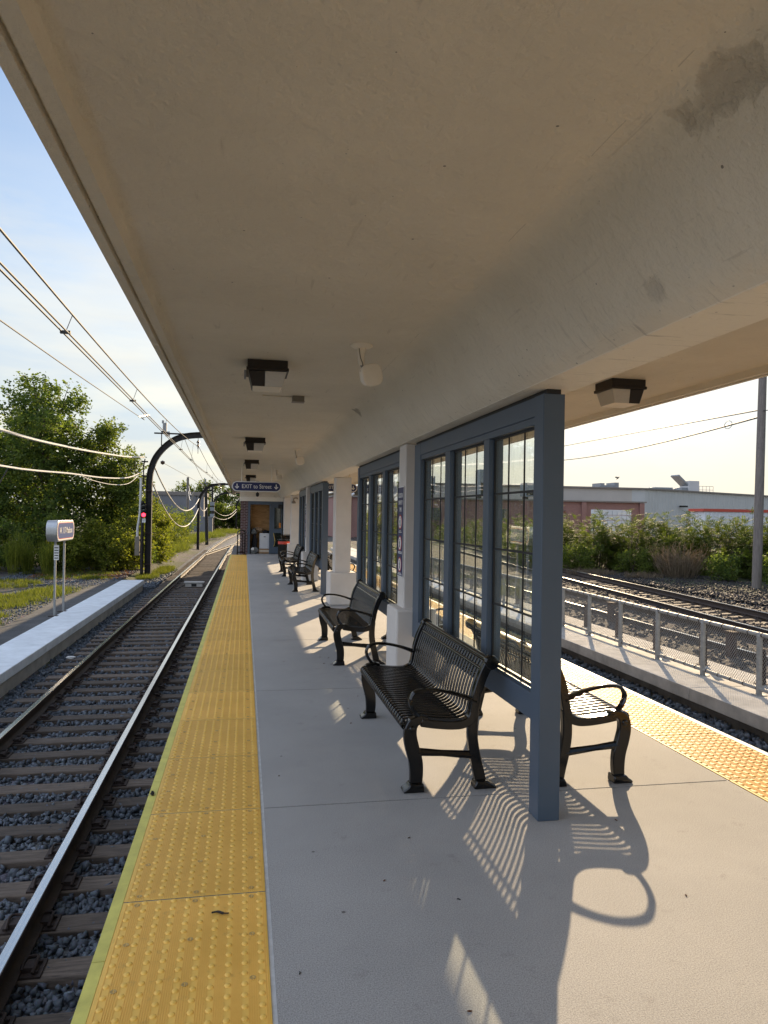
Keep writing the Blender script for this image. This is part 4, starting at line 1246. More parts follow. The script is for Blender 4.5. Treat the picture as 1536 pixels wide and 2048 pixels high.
def loudspeaker(label):
    r = empty('loudspeaker'); tag(r, label, 'loudspeaker', 'cream loudspeakers on the soffit')
    MB().lathe([(0.078, 0.0), (0.078, -0.008), (0.062, -0.018), (0.03, -0.024), (0.03, -0.05), (0.026, -0.055), (0.022, -0.10), (0.018, -0.14), (0.001, -0.14)], (0, 0, 0), 20).build('mount', M['cream_plastic'], r, bevel=0)
    MB().tube(smooth_path([(-0.02, -0.025, -0.03), (-0.012, -0.03, -0.09), (0.004, -0.034, -0.14), (-0.008, -0.03, -0.19), (0.03, -0.02, -0.20)], 5), 0.0035, 6).build('lead', M['grey_box'], r)
    # rounded square head, tilted, facing the near end
    head = empty('speaker_head') if False else None
    pts = []
    for k in range(32):
        th = 2 * pi * k / 32
        c, s = cos(th), sin(th)
        q = (abs(c) ** 3.0 + abs(s) ** 3.0) ** (-1 / 3.0)
        pts.append((q * c, q * s))
    ax = Vector((0.95, 0.22, 0.22)).normalized(); ay = Vector((0.20, 0.10, -0.97)); ay = (ay - ax * ay.dot(ax)).normalized(); az = ax.cross(ay).normalized()
    if az.y > 0: az = -az
    C = Vector((0.065, -0.015, -0.205))
    vs, fs = [], []
    lay = [(0.055, -0.055), (0.070, -0.03), (0.076, 0.01), (0.075, 0.024), (0.070, 0.030), (0.066, 0.031), (0.012, 0.0312)]
    n = 32
    for rr, h in lay:
        for p in pts: vs.append(C + ax * p[0] * rr + ay * p[1] * rr + az * h)
    for i in range(len(lay) - 1):
        for k in range(n):
            fs.append((i * n + k, i * n + (k + 1) % n, (i + 1) * n + (k + 1) % n, (i + 1) * n + k))
    fs.append(tuple(range(n - 1, -1, -1))); fs.append(tuple((len(lay) - 1) * n + k for k in range(n)))
    MB().add(vs, fs).build('speaker_head', M['cream_plastic'], r)
    MB().tube([(0.0, 0, -0.135), (0.025, -0.002, -0.165), (0.05, 0.012, -0.185)], 0.012, 8).build('knuckle', M['galv'], r)
    return r
S0 = loudspeaker('cream loudspeaker on a ceiling stalk beside the closest box light'); S0.location = (0.765, 4.87, ZC)
for x, y, lab in ((0.885, 12.9, 'second cream loudspeaker hanging from the soffit'), (0.80, 18.8, 'cream loudspeaker just above the hanging exit sign'), (0.95, 25.5, 'small cream loudspeaker seen under the hanging exit sign')):
    c = copy_tree(S0); c.location = (x, y, ZC); c['label'] = lab
jb = empty('junction_box', (0.50, 7.15, ZC)); tag(jb, 'small brown junction box on the ceiling beside a loudspeaker', 'junction box')
MB().box(-0.058, -0.05, -0.05, 0.058, 0.05, 0.001).build('box_body', M['grey_box'], jb, bevel=0.004)
MB().box(-0.062, -0.055, -0.058, 0.062, 0.055, -0.0505).build('cover', M['grey_box'], jb, bevel=0.003)
tag(MB().tube([(0.15, 7.16, ZC - 0.006), (0.44, 7.16, ZC - 0.006)], 0.008, 8).build('ceiling_conduit', M['canopy']), 'thin painted conduit leading to the small ceiling junction box', 'conduit')
dc = empty('security_camera', (0.445, 26.0, ZC)); tag(dc, 'small dark dome camera hanging before the doorway wall', 'security camera')
MB().lathe([(0.05, 0.0), (0.05, -0.02), (0.016, -0.03), (0.016, -0.40), (0.055, -0.41), (0.06, -0.46)], (0, 0, 0), 14).build('stalk', M['dark_steel'], dc)
MB().lathe([(0.058, -0.461), (0.056, -0.50), (0.036, -0.535), (0.002, -0.55)], (0, 0, 0), 14).build('dome', M['black'], dc)
hl = empty('wall_lamp', (1.80, 26.38, 2.18)); tag(hl, 'hooked swan-neck lamp on the pale column behind the litter bin', 'wall lamp')
MB().tube(smooth_path([(0.08, 0.02, 0.06), (0.05, -0.06, 0.08), (-0.05, -0.10, 0.06), (-0.06, -0.10, -0.02)], 5), 0.022, 8).build('arm', M['grey_box'], hl)
MB().lathe([(0.03, -0.02), (0.07, -0.06), (0.075, -0.12), (0.001, -0.13)], (-0.06, -0.10, 0), 12).build('lamp_shade', M['grey_box'], hl)

# hanging exit signs
def stadium(w, h, n=12):
    r = h / 2; out = []
    for k in range(n + 1):
        th = -pi / 2 + pi * k / n
        out.append((w / 2 - r + r * cos(th), r * sin(th)))
    for k in range(n + 1):
        th = pi / 2 + pi * k / n
        out.append((-w / 2 + r + r * cos(th), r * sin(th)))
    return out
def down_arrow(b, cx, y, s):
    b.box(cx - 0.012 * s, y - 0.004, -0.02 * s, cx + 0.012 * s, y, 0.065 * s)
    b.prism([(cx, -0.065 * s), (cx + 0.055 * s, -0.008 * s), (cx + 0.04 * s, 0.008 * s), (cx, -0.030 * s), (cx - 0.04 * s, 0.008 * s), (cx - 0.055 * s, -0.008 * s)], 'y', y - 0.0045, y - 0.0005)
def exit_sign(loc, label, rz):
    r = empty('hanging_sign', loc, rz); tag(r, label, 'exit sign', 'EXIT to Street signs hanging from the canopy')
    MB().prism(stadium(1.12, 0.235), 'y', -0.02, 0.02).build('sign_border', M['white'], r, bevel=0.004)
    MB().prism(stadium(1.075, 0.195), 'y', -0.0235, 0.0235).build('sign_panel', M['navy'], r)
    text_part('EXIT to Street', 0.132, M['white'], r, (0, -0.0245, 0.0), (pi / 2, 0, 0), xs=0.86)
    for sx in (-1, 1):
        b = MB(); down_arrow(b, sx * 0.445, -0.024, 0.9); b.build('arrow', M['white'], r, smooth=0)
    for sx in (-0.34, 0.34):
        MB().tube([(sx, 0, 0.117), (sx, 0, ZC - loc[2])], 0.012, 8).build('hanger', M['canopy'], r)
    return r
exit_sign((0.27, 17.0, 2.285), 'navy EXIT to Street sign over the doorway side of the platform', rad(-1.5))
exit_sign((2.52, 20.0, 2.42), 'navy EXIT to Street sign partly hidden behind the thick column', 0)

# tall safety notice on the column
sg = empty('safety_notice', (1.525, 7.02, 1.50)); tag(sg, 'tall narrow navy safety notice with three round icons on the column', 'notice')
MB().box(-0.004, -0.125, -0.445, 0.0, 0.125, 0.445).build('notice_border', M['white'], sg)
MB().box(-0.0065, -0.117, -0.437, -0.0045, 0.117, 0.437).build('notice_panel', M['navy'], sg, smooth=0)
RX = (pi / 2, 0, -pi / 2)
for body, z, s in (('GCRTA', 0.355, 0.062), ('SAFETY', 0.285, 0.058), ('TIPS', 0.215, 0.058)):
    text_part(body, s, M['white'], sg, (-0.007, 0, z), RX, xs=0.95)
for z in (0.095, -0.115, -0.325):
    ic = MB().lathe([(0.072, -0.0068), (0.072, -0.0085), (0.001, -0.0085)], (0, 0, z), 28, 'x').build('icon_ring', M['red'], sg)
    MB().lathe([(0.060, -0.0086), (0.060, -0.0100), (0.001, -0.0100)], (0, 0, z), 28, 'x').build('icon_disc', M['white'], ic)
    fg = MB().lathe([(0.010, -0.0101), (0.010, -0.0112), (0.001, -0.0112)], (0, -0.004, z + 0.036), 12, 'x')
    fg.prism([(-0.014, z + 0.022), (0.010, z + 0.022), (0.022, z - 0.004), (0.014, z - 0.008), (0.008, z + 0.006), (0.010, z - 0.042), (-0.002, z - 0.042), (-0.006, z - 0.016), (-0.016, z - 0.042), (-0.026, z - 0.038), (-0.012, z - 0.004)], 'x', -0.0112, -0.0101)
    fg.build('icon_figure', M['black'], ic, smooth=0)
tl = MB()
for z, w in ((0.008, 0.04), (-0.006, 0.07), (-0.20, 0.09), (-0.214, 0.085), (-0.409, 0.06), (-0.422, 0.09)):
    k = -w
    while k < w - 0.004:
        q = random.uniform(0.007, 0.02)
        tl.box(-0.0075, k, z - 0.004, -0.0066, min(k + q, w), z + 0.004); k += q + 0.005
tl.build('small_print', M['white'], sg, smooth=0)
sg2 = copy_tree(sg); sg2.location = (1.525, 18.35, 1.50); sg2['label'] = 'far navy safety notice on the slim column of the second glazed pair'
sg['group'] = sg2['group'] = 'navy safety notices on columns'

# ------------------------------------------------------------------ station house at the platform end
def station_house():
    r = empty('station_house', (0, 30.5, 0)); tag(r, 'small brick station house with blue door frame closing the platform end', 'building')
    MB().box(-0.16, 0, 0, 0.148, 0.30, 2.185).build('brick_pier', M['brick'], r)
    MB().box(-0.155, 0.305, 0, 0.02, 9.5, 2.80).build('side_wall', M['brick'], r, smooth=0)
    MB().box(3.10, 0.305, 0, 3.30, 9.5, 2.80).build('side_wall', M['brick'], r, smooth=0)
    MB().box(1.60, 0.02, 0, 3.28, 0.30, 2.185).build('front_wall', M['column'], r, smooth=0)
    MB().box(-0.20, -0.02, 2.19, 3.30, 0.30, 2.81).build('gable_wall', M['canopy'], r, smooth=0)
    fr = MB()
    fr.box(0.15, -0.01, 2.05, 1.56, 0.14, 2.188)
    fr.box(0.15, -0.012, 0, 0.245, 0.14, 2.049).box(1.03, -0.012, 0, 1.10, 0.14, 2.049)
    fr.build('door_frame', M['blue_metal'], r, bevel=0.005)
    d = MB().box(1.101, 0.0, 0.02, 1.56, 0.06, 2.045).build('door', M['blue_metal'], r, bevel=0.004)
    MB().box(1.23, -0.006, 1.05, 1.51, -0.001, 1.93).build('window', M['glass_dark'], d, smooth=0)
    MB().box(1.23, -0.006, 0.30, 1.51, -0.001, 0.88).build('lower_panel', M['glass_dark'], d, smooth=0)
    MB().box(1.42, -0.009, 1.10, 1.50, -0.0065, 1.30).build('sticker', M['orange'], d, smooth=0)
    MB().tube(smooth_path([(1.20, -0.01, 0.87), (1.215, -0.06, 0.80), (1.26, -0.07, 0.55), (1.23, -0.05, 0.35), (1.20, -0.01, 0.32)], 5), 0.013, 8).build('handle', M['brass'], d)
    MB().tube([(0.13, -0.012, 0.78), (0.13, -0.06, 0.80), (0.13, -0.06, 1.02), (0.13, -0.012, 1.04)], 0.012, 8).build('door_pull', M['blue_metal'], r)
    MB().box(1.38, -0.07, 1.90, 1.56, -0.012, 2.06).build('door_closer', M['black'], r, bevel=0.006)
    MB().box(0.02, 0.15, -0.0005, 3.1, 9.4, 0.012).build('floor', M['dark_concrete'], r, smooth=0)
    MB().box(0.02, 2.4, 0.0125, 3.1, 2.5, 2.80).build('inner_wall', M['grey_wall'], r, smooth=0)
    MB().box(-0.4, -0.02, 2.82, 3.5, 9.6, 2.9).build('roof', M['dark_concrete'], r, smooth=0) if False else None
    for k, rr in ((0, 0.40), (1, 0.52)):
        pts = [(1.61 - rr + rr * sin(a), -0.035, 2.20 + rr * cos(a) * 1.1) for a in [i / 10 * pi / 2 for i in range(11)]]
        MB().tube([(0.9, -0.035, pts[0][2])] + pts, 0.012, 6).build('wall_conduit', M['canopy'], r)
station_house()
pw = tag(MB().box(0.16, 31.02, 0.02, 1.16, 31.045, 2.16).build('plywood_sheet', M['plywood'], smooth=0), 'tall plywood sheet boarding up the open station doorway', 'plywood')
cb = empty('metal_cabinet', (0.84, 30.80, 0.0)); tag(cb, 'white appliance cabinet left inside the doorway', 'cabinet')
MB().box(-0.20, -0.16, 0.215, 0.20, 0.18, 0.86).build('body', M['white_metal'], cb, bevel=0.012)
MB().box(-0.03, -0.172, 0.70, 0.05, -0.1605, 0.725).build('handle', M['bolt'], cb, bevel=0.003)
MB().box(-0.17, -0.163, 0.24, 0.17, -0.1605, 0.84).build('front_panel', M['white_metal'], cb, bevel=0.004)
bx = empty('cardboard_box', (0.83, 30.78, 0.0125)); tag(bx, 'flat brown cardboard box under the white cabinet', 'box')
MB().box(-0.21, -0.17, 0.0, 0.21, 0.17, 0.20).build('body', M['cardboard'], bx, bevel=0.006)
MB().box(-0.21, -0.172, 0.09, 0.21, -0.1705, 0.13).build('tape', M['cream_plastic'], bx, smooth=0)
def lumpy(name, label, cat, c, s, m, seed, sq=1.0):
    bm = bmesh.new(); bmesh.ops.create_icosphere(bm, subdivisions=3, radius=1)
    rr = random.Random(seed); ph = [rr.uniform(0, 6.3) for _ in range(9)]
    for v in bm.verts:
        x, y, z = v.co
        k = 1 + 0.16 * sin(4 * x + ph[0] + 2 * z) + 0.13 * sin(5 * y + ph[1]) + 0.12 * sin(6 * z + ph[2] + 3 * x) + 0.06 * sin(11 * x + ph[3]) + 0.06 * sin(13 * z + ph[4])
        v.co = Vector((x * s[0] * k, y * s[1] * k, max(z, -0.72) * s[2] * k))
    me = bpy.data.meshes.new(name); bm.to_mesh(me); bm.free(); me.shade_smooth()
    o = bpy.data.objects.new(name, me); COL.objects.link(o); o.location = c; me.materials.append(m)
    return tag(o, label, cat)
lumpy('black_bag', 'slumped tall black bag leaning in the doorway', 'bag', (0.44, 30.82, 0.50), (0.12, 0.14, 0.44), M['cloth_dark'], 1)
lumpy('grey_bag', 'grey plastic bag on top of the black bag in the doorway', 'bag', (0.40, 30.72, 0.93), (0.12, 0.12, 0.14), M['cloth_grey'], 2)
lumpy('tan_blanket', 'bundled tan blanket above the pile in the doorway', 'blanket', (0.58, 30.85, 1.0), (0.19, 0.12, 0.10), M['cloth_tan'], 3)
lumpy('rag_bundle', 'dark rags lying on the white cabinet', 'rags', (0.90, 30.80, 0.91), (0.15, 0.12, 0.07), M['cloth_dark'], 4)
lumpy('cloth_pile', 'crumpled grey clothes on the doorway floor', 'clothes', (0.42, 30.66, 0.14), (0.17, 0.12, 0.17), M['cloth_grey'], 5)
lumpy('white_rag', 'crumpled white rag at the foot of the doorway pile', 'rag', (0.36, 30.56, 0.20), (0.07, 0.06, 0.07), M['white'], 6)

hr = empty('handrail', (-0.25, 29.9, 0.0)); tag(hr, 'black looped handrail at the platform end beside the brick pier', 'handrail')
MB().tube(smooth_path([(0.0, 0, 0.012), (0.0, 0, 0.5), (0.0, 0, 0.86), (0.03, 0, 0.95), (0.10, 0, 0.99), (0.20, 0, 0.985), (0.27, 0, 0.94), (0.29, 0, 0.86), (0.29, 0, 0.5), (0.29, 0, 0.012)], 5), 0.024, 10).build('loop', M['iron'], hr)
MB().tube([(0.0, 0, 0.84), (0.29, 0, 0.84)], 0.018, 8).build('crossbar', M['iron'], hr)
MB().tube([(0.0, 0, 0.10), (0.29, 0, 0.10)], 0.018, 8).build('crossbar', M['iron'], hr)
for k in (0.19,): MB().tube([(k, 0, 0.11), (k, 0, 0.83)], 0.014, 8).build('baluster', M['iron'], hr)
for k in (0, 0.29): MB().box(k - 0.06, -0.06, 0.0, k + 0.06, 0.06, 0.012).build('base_plate', M['iron'], hr)

lb = empty('litter_bin', (1.46, 27.1, 0)); tag(lb, 'dark mesh litter bin with a red band near the station house', 'litter bin')
prof = [(0.17, 0.0), (0.19, 0.04), (0.205, 0.70), (0.195, 0.71)]
MB().lathe(prof, (0, 0, 0), 20).build('body', M['black'], lb)
b = MB()
for k in range(28):
    th = 2 * pi * k / 28
    b.tube([(0.20 * cos(th), 0.20 * sin(th), 0.03), (0.214 * cos(th), 0.214 * sin(th), 0.69)], 0.007, 5)
b.build('slats', M['iron'], lb)
MB().lathe([(0.216, 0.56), (0.221, 0.56), (0.222, 0.66), (0.216, 0.66)], (0, 0, 0), 24).build('red_band', M['red'], lb)
MB().lathe([(0.222, 0.70), (0.228, 0.715), (0.222, 0.735), (0.15, 0.738), (0.148, 0.70)], (0, 0, 0), 24).build('rim', M['iron'], lb)
l2 = empty('newspaper_box', (1.60, 27.95, 0)); tag(l2, 'tall black dispenser box just behind the litter bin', 'dispenser')
MB().box(-0.19, -0.17, 0.0, 0.19, 0.17, 0.72).build('body', M['black'], l2, bevel=0.012)
MB().add([(-0.20, -0.19, 0.72), (0.20, -0.19, 0.72), (0.20, 0.18, 0.72), (-0.20, 0.18, 0.72), (-0.20, -0.14, 0.86), (0.20, -0.14, 0.86), (0.20, 0.18, 0.90), (-0.20, 0.18, 0.90)], [(0, 3, 2, 1), (4, 5, 6, 7), (0, 1, 5, 4), (1, 2, 6, 5), (2, 3, 7, 6), (3, 0, 4, 7)]).build('sloped_lid', M['iron'], l2, bevel=0.006)
MB().box(-0.12, -0.176, 0.42, 0.12, -0.1705, 0.66).build('window', M['glass_dark'], l2)

# ------------------------------------------------------------------ station name sign across the track
def rounded_rect(w, h, rad_, n=8):
    out = []
    for cx, cy, a0 in ((w / 2 - rad_, -h / 2 + rad_, -pi / 2), (w / 2 - rad_, h / 2 - rad_, 0), (-w / 2 + rad_, h / 2 - rad_, pi / 2), (-w / 2 + rad_, -h / 2 + rad_, pi)):
        for k in range(n + 1):
            th = a0 + pi / 2 * k / n
            out.append((cx + rad_ * cos(th), cy + rad_ * sin(th)))
    return out
ss = empty('station_sign', (-4.68, 20.1, -1.01)); tag(ss, 'rounded W. 117-Madison station sign on two slim posts beside the white kerb', 'station sign')
MB().prism([(p[0], p[1] + 2.16) for p in rounded_rect(1.84, 0.53, 0.20)], 'x', -0.13, 0.13).build('sign_cabinet', M['alu'], ss, bevel=0.008)
for s in (-1, 1):
    x0, x1 = (0.1305, 0.134) if s > 0 else (-0.134, -0.1305)
    MB().prism([(p[0], p[1] + 2.16) for p in rounded_rect(1.78, 0.48, 0.18)], 'x', x0, x1).build('face_border', M['white'], ss, smooth=0)
    q = 0.001 * s
    MB().prism([(p[0], p[1] + 2.16) for p in rounded_rect(1.70, 0.415, 0.155)], 'x', x0 + q, x1 + q).build('red_line', M['red'], ss, smooth=0)
    MB().prism([(p[0], p[1] + 2.16) for p in rounded_rect(1.665, 0.385, 0.145)], 'x', x0 + 2 * q, x1 + 2 * q).build('sign_face', M['sign_blue'], ss, smooth=0)
    text_part('W. 117-Madison', 0.235, M['white'], ss, (0.1375 * s, 0, 2.16), (pi / 2, 0, s * pi / 2), xs=0.86)
for y in (-0.50, 0.42):
    MB().box(-0.024, y - 0.024, 0.012, 0.024, y + 0.024, 1.90).build('post', M['galv'], ss, bevel=0.004)
    MB().box(-0.13, y - 0.09, 0.0, 0.09, y + 0.09, 0.012).build('base_plate', M['plate'], ss)
pl = MB().box(-0.03, -0.530, 1.42, 0.09, -0.526, 1.80).build('notice_plate', M['white'], ss, smooth=0)
t2 = MB()
for k in range(5): t2.box(-0.018, -0.5325, 1.46 + k * 0.065, 0.078, -0.5305, 1.482 + k * 0.065)
t2.build('small_print', M['bolt'], pl, smooth=0)

# ------------------------------------------------------------------ overhead line
def catenary_mast(label, loc, sc=1.0, full=True):
    r = empty('catenary_mast', loc); tag(r, label, 'catenary mast', 'arched catenary masts along the track')
    r.scale = (sc, sc, sc)
    pts = [(0, 0, -0.3), (0, 0, 2), (0, 0, 4.2), (0.05, 0, 4.8), (0.28, 0, 5.45), (0.75, 0, 6.02), (1.35, 0, 6.38), (2.3, 0, 6.52), (3.6, 0, 6.52), (5.2, 0, 6.50)]
    P = smooth_path(pts[:3], 2)[:-1] + smooth_path(pts[2:], 4)
    m = MB().sweep([(-0.12, -0.13), (-0.12, -0.10), (-0.02, -0.10), (-0.02, 0.10), (-0.12, 0.10), (-0.12, 0.13), (0.12, 0.13), (0.12, 0.10), (0.02, 0.10), (0.02, -0.10), (0.12, -0.10), (0.12, -0.13)], P, up=(1, 0, 0.001))
    m.build('mast_arch', M['dark_steel'], r, smooth=30)
    for z in (0.6, 2.0, 3.9): MB().box(-0.145, -0.145, z, 0.145, 0.145, z + 0.05).build('clamp_band', M['plate'], r)
    i = MB().lathe([(0.012, 6.40), (0.012, 6.28), (0.05, 6.22), (0.085, 6.16), (0.03, 6.15), (0.03, 6.08), (0.085, 6.00), (0.03, 5.99), (0.02, 5.88), (0.012, 5.86), (0.012, 5.66)], (2.1, 0, 0), 10)
    i.build('insulator', M['porcelain'], r)
    if full:
        c = MB().box(0.18, -0.05, 6.50, 1.62, 0.05, 6.56).tube([(0.50, 0, 5.8), (0.50, 0, 6.5)], 0.025, 6)
        c.build('crossarm', M['dark_steel'], r)
        t = MB().box(0.55, -0.10, 6.56, 0.72, 0.10, 7.0).box(0.50, -0.02, 6.98, 0.60, 0.02, 7.12).box(0.66, -0.03, 6.40, 0.86, 0.03, 6.62)
        t.build('switch_gear', M['galv'], r, bevel=0.008)
        b = MB().tube(smooth_path([(-0.22, 0, 4.3), (-0.25, -0.05, 4.9), (-0.2, 0, 5.35)], 4), 0.03, 6).box(-0.34, -0.05, 4.55, -0.10, 0.05, 4.62).box(-0.34, -0.05, 5.2, -0.06, 0.05, 5.26).tube([(-0.62, 0, 4.6), (-0.62, 0, 5.45)], 0.012, 5)
        b.build('cable_bracket', M['dark_steel'], r)
    return r
catenary_mast('black arched mast with a red signal close by its foot', (-4.22, 34.0, -1.3))
catenary_mast('second black arched mast farther along the bending track', (-3.80, 63.0, -1.3), 0.835)
catenary_mast('third arched mast, seen just above the far rails', (-4.55, 112, -1.2), 0.92, False)
catenary_mast('most distant arched mast, thin against the far trees', (-1.3, 122, -1.2), 0.9, False)

sp = empty('rail_signal', (-4.45, 33.72, -1.3)); tag(sp, 'three-lens railway signal showing red in front of the first mast', 'signal')
MB().tube([(0, 0, 0), (0, 0, 3.45)], 0.07, 10).build('signal_post', M['dark_steel'], sp)
for k, z in enumerate((3.25, 3.05, 2.84)):
    hd = MB().lathe([(0.02, 0.10), (0.10, 0.06), (0.115, -0.03), (0.115, -0.06), (0.095, -0.062)], (0.07, -0.12, z), 16, 'y').build('lamp_housing', M['black'], sp)
    hv = MB()
    pts = [(0.07 + 0.12 * cos(a), 0.0, z + 0.12 * sin(a)) for a in [pi * (0.05 + 0.9 * i / 10) for i in range(11)]]
    vs = [(p[0], -0.18, p[2]) for p in pts] + [(p[0], -0.32 + 0.04 * abs(i - 5) / 5, p[2]) for i, p in enumerate(pts)]
    hv.add(vs, [(i, i + 1, 12 + i, 11 + i) for i in range(10)])
    h2 = hv.build('visor', M['black'], hd); s2 = h2.modifiers.new('thick', 'SOLIDIFY'); s2.thickness = 0.006
    MB().lathe([(0.088, -0.184), (0.075, -0.196), (0.04, -0.205), (0.002, -0.208)], (0.07, 0, z), 16, 'y').build('lens', M['red_lamp'] if k == 2 else M['glass_dark'], hd)
MB().box(0.0, -0.10, 2.50, 0.15, -0.075, 2.68).build('number_plate', M['white'], sp)
text_part('1', 0.13, M['black'], sp, (0.075, -0.1015, 2.59), (pi / 2, 0, 0))
eb = empty('electrical_box', (-4.66, 33.8, 0.15)); tag(eb, 'grey electrical box with white conduit on the side of the first mast', 'electrical box')
MB().box(-0.10, -0.09, -0.42, 0.10, 0.09, 0.42).build('body', M['grey_box'], eb, bevel=0.01)
MB().tube(smooth_path([(0, 0, 0.42), (0.0, 0, 0.75), (0.06, 0, 1.2), (0.10, 0, 1.7), (0.11, 0, 3.05)], 5), 0.055, 8).build('conduit', M['cable'], eb)
MB().box(0.1, -0.04, -0.3, 0.32, 0.04, -0.24).box(0.1, -0.04, 0.24, 0.32, 0.04, 0.30).build('bracket', M['plate'], eb)

def wire(name, label, pts, r, m, cat='overhead wire', group='overhead wires', sub=8, n=6):
    o = MB().tube(smooth_path(pts, sub), r, n).build(name, m)
    return tag(o, label, cat, group)
def sag(a, b, d, n=14):
    a, b = Vector(a), Vector(b)
    return [a.lerp(b, i / n) - Vector((0, 0, d * 4 * (i / n) * (1 - i / n))) for i in range(n + 1)]
for dx, lab in ((-0.045, 'upper of the twin straight contact wires over the track'), (0.045, 'lower of the twin straight contact wires over the track')):
    pts = [(-2.20 + dx, y, 3.865 - (0.03 if dx > 0 else 0)) for y in (-12, 0, 10, 20, 34)] + [(track_x(y) + dx, y, 3.86 - 0.02 * (y - 34) / 30) for y in (45, 55, 63, 74, 86, 98, 112)]
    wire('contact_wire', lab, pts, 0.0115, M['wire'], sub=3)
def messenger(y):
    t = ((y + 6) % 40) / 40.0
    return 4.09 + 0.62 * (2 * t - 1) ** 2
mp = []
for y in range(-8, 35, 3): mp.append((-2.2 + 0.08, y, 4.07 + 0.62 * ((y - 10.5) / 23.5) ** 2))
mp += [(-2.08, 34, 4.66), (-2.0, 40, 4.35), (-1.9, 48, 4.10), (-1.86, 55, 4.12), (-1.8, 63, 4.35)]
wire('messenger_wire', 'sagging carrier wire above the twin contact wires', mp, 0.0125, M['wire'], sub=3)
for y in (4, 9.5, 15, 20.5, 26, 31, 40, 46, 52, 57):
    z1 = np.interp(y, [p[1] for p in mp], [p[2] for p in mp]); x1 = np.interp(y, [p[1] for p in mp], [p[0] for p in mp])
    xc = -2.2 if y < 34 else track_x(y)
    tag(MB().tube([(x1, y, z1), (xc, y, 3.85)], 0.005, 5).box(xc - 0.06, y - 0.02, 3.835, xc + 0.06, y + 0.02, 3.872).build('wire_dropper', M['wire']), 'thin vertical dropper tying carrier wire to contact wires', 'dropper', 'droppers of the overhead line')
wire('guy_wire', 'thin slanting wire ending in a dark strain insulator', [(-3.2, 3, 4.12), (-3.2, 10.3, 4.15), (-3.2, 23.1, 4.57), (-3.17, 23.7, 4.6)], 0.0115, M['wire'], sub=3)
tag(MB().tube([(-3.19, 23.0, 4.55), (-3.12, 23.9, 4.70), (-3.08, 24.5, 4.80)], [0.02, 0.05, 0.02], 8).build('strain_insulator', M['porcelain']), 'dark spindle-shaped insulator at the end of the slanting wire', 'insulator')
tag(MB().lathe([(0.01, -0.1), (0.09, -0.05), (0.10, 0.05), (0.01, 0.1)], (-3.72, 34.6, 3.95), 12).build('round_insulator', M['porcelain']), 'round dark insulator just beyond the first mast', 'insulator')
wire('span_wire', 'thin double wire falling away beyond the round insulator', [(-3.72, 34.6, 3.95), (-3.5, 42, 3.9), (-3.3, 50, 3.85), (-3.25, 62, 3.8)], 0.012, M['wire'], sub=3)
wire('span_wire', 'faint diagonal wire crossing to the second mast', [(-2.75, 34, 5.1), (-3.0, 46, 4.6), (-3.3, 62, 4.2)], 0.0115, M['wire'], sub=3)
wire('feeder_cable', 'thick pale upper cable sagging towards the first mast', [(-4.45, 34.0, 4.13), (-4.5, 30, 3.83), (-4.5, 26, 3.60), (-4.55, 20.5, 3.34), (-4.6, 15, 3.19), (-4.6, 8, 3.3), (-4.5, 0, 3.8)], 0.030, M['cable'], sub=5)
wire('feeder_cable', 'thick pale lower cable sagging towards the first mast', [(-4.50, 34.0, 3.50), (-4.5, 30, 3.02), (-4.5, 25, 2.76), (-4.55, 20.5, 2.65), (-4.6, 15, 2.50), (-4.6, 8, 2.6), (-4.5, 0, 3.1)], 0.022, M['cable'], sub=5)
wire('feeder_cable', 'thin pale cable drooping under the lower thick cable', [(-4.55, 33.0, 3.25), (-4.52, 30, 2.78), (-4.52, 26.5, 2.60), (-4.53, 23.0, 2.60), (-4.55, 21.5, 2.68)], 0.012, M['cable'], sub=5)
wire('feeder_cable', 'upper cable looping from the first mast to the second', sag((-4.1, 34.1, 3.9), (-3.75, 62.8, 2.9), 1.55), 0.036, M['cable'], sub=2)
wire('feeder_cable', 'lower cable looping from the first mast to the second', sag((-4.1, 34.1, 3.0), (-3.8, 62.8, 2.05), 1.75), 0.032, M['cable'], sub=2)
wire('feeder_cable', 'pale cable hanging between second mast and dark timber post', sag((-3.7, 63.2, 2.2), (-3.6, 73, 2.2), 0.35), 0.032, M['cable'], sub=2)
wire('feeder_cable', 'upper pale cable looping over the weeds to a distant post', sag((-4.2, 101, 2.3), (-1.3, 121, 2.4), 1.0), 0.036, M['cable'], sub=2)
wire('feeder_cable', 'lower pale cable looping over the weeds to a distant post', sag((-4.2, 101, 1.4), (-1.3, 121, 2.0), 0.9), 0.036, M['cable'], sub=2)
wire('feeder_cable', 'pale bundle drooping from the grey far pole', sag((-7.0, 95, 4.4), (-4.3, 64, 3.4), 0.9), 0.032, M['cable'], sub=2)
wire('feeder_cable', 'pale upper bundle rising to the grey far pole', sag((-6.6, 90, 4.9), (-4.2, 64, 3.9), 0.9), 0.026, M['cable'], sub=2)
wire('pull_rope', 'dark slanting rope hanging from the lower thick cable', [(-4.62, 15.6, 2.52), (-4.8, 15.5, 2.1), (-4.95, 15.4, 1.75), (-5.1, 15.3, 1.2)], 0.012, M['black'], sub=3)

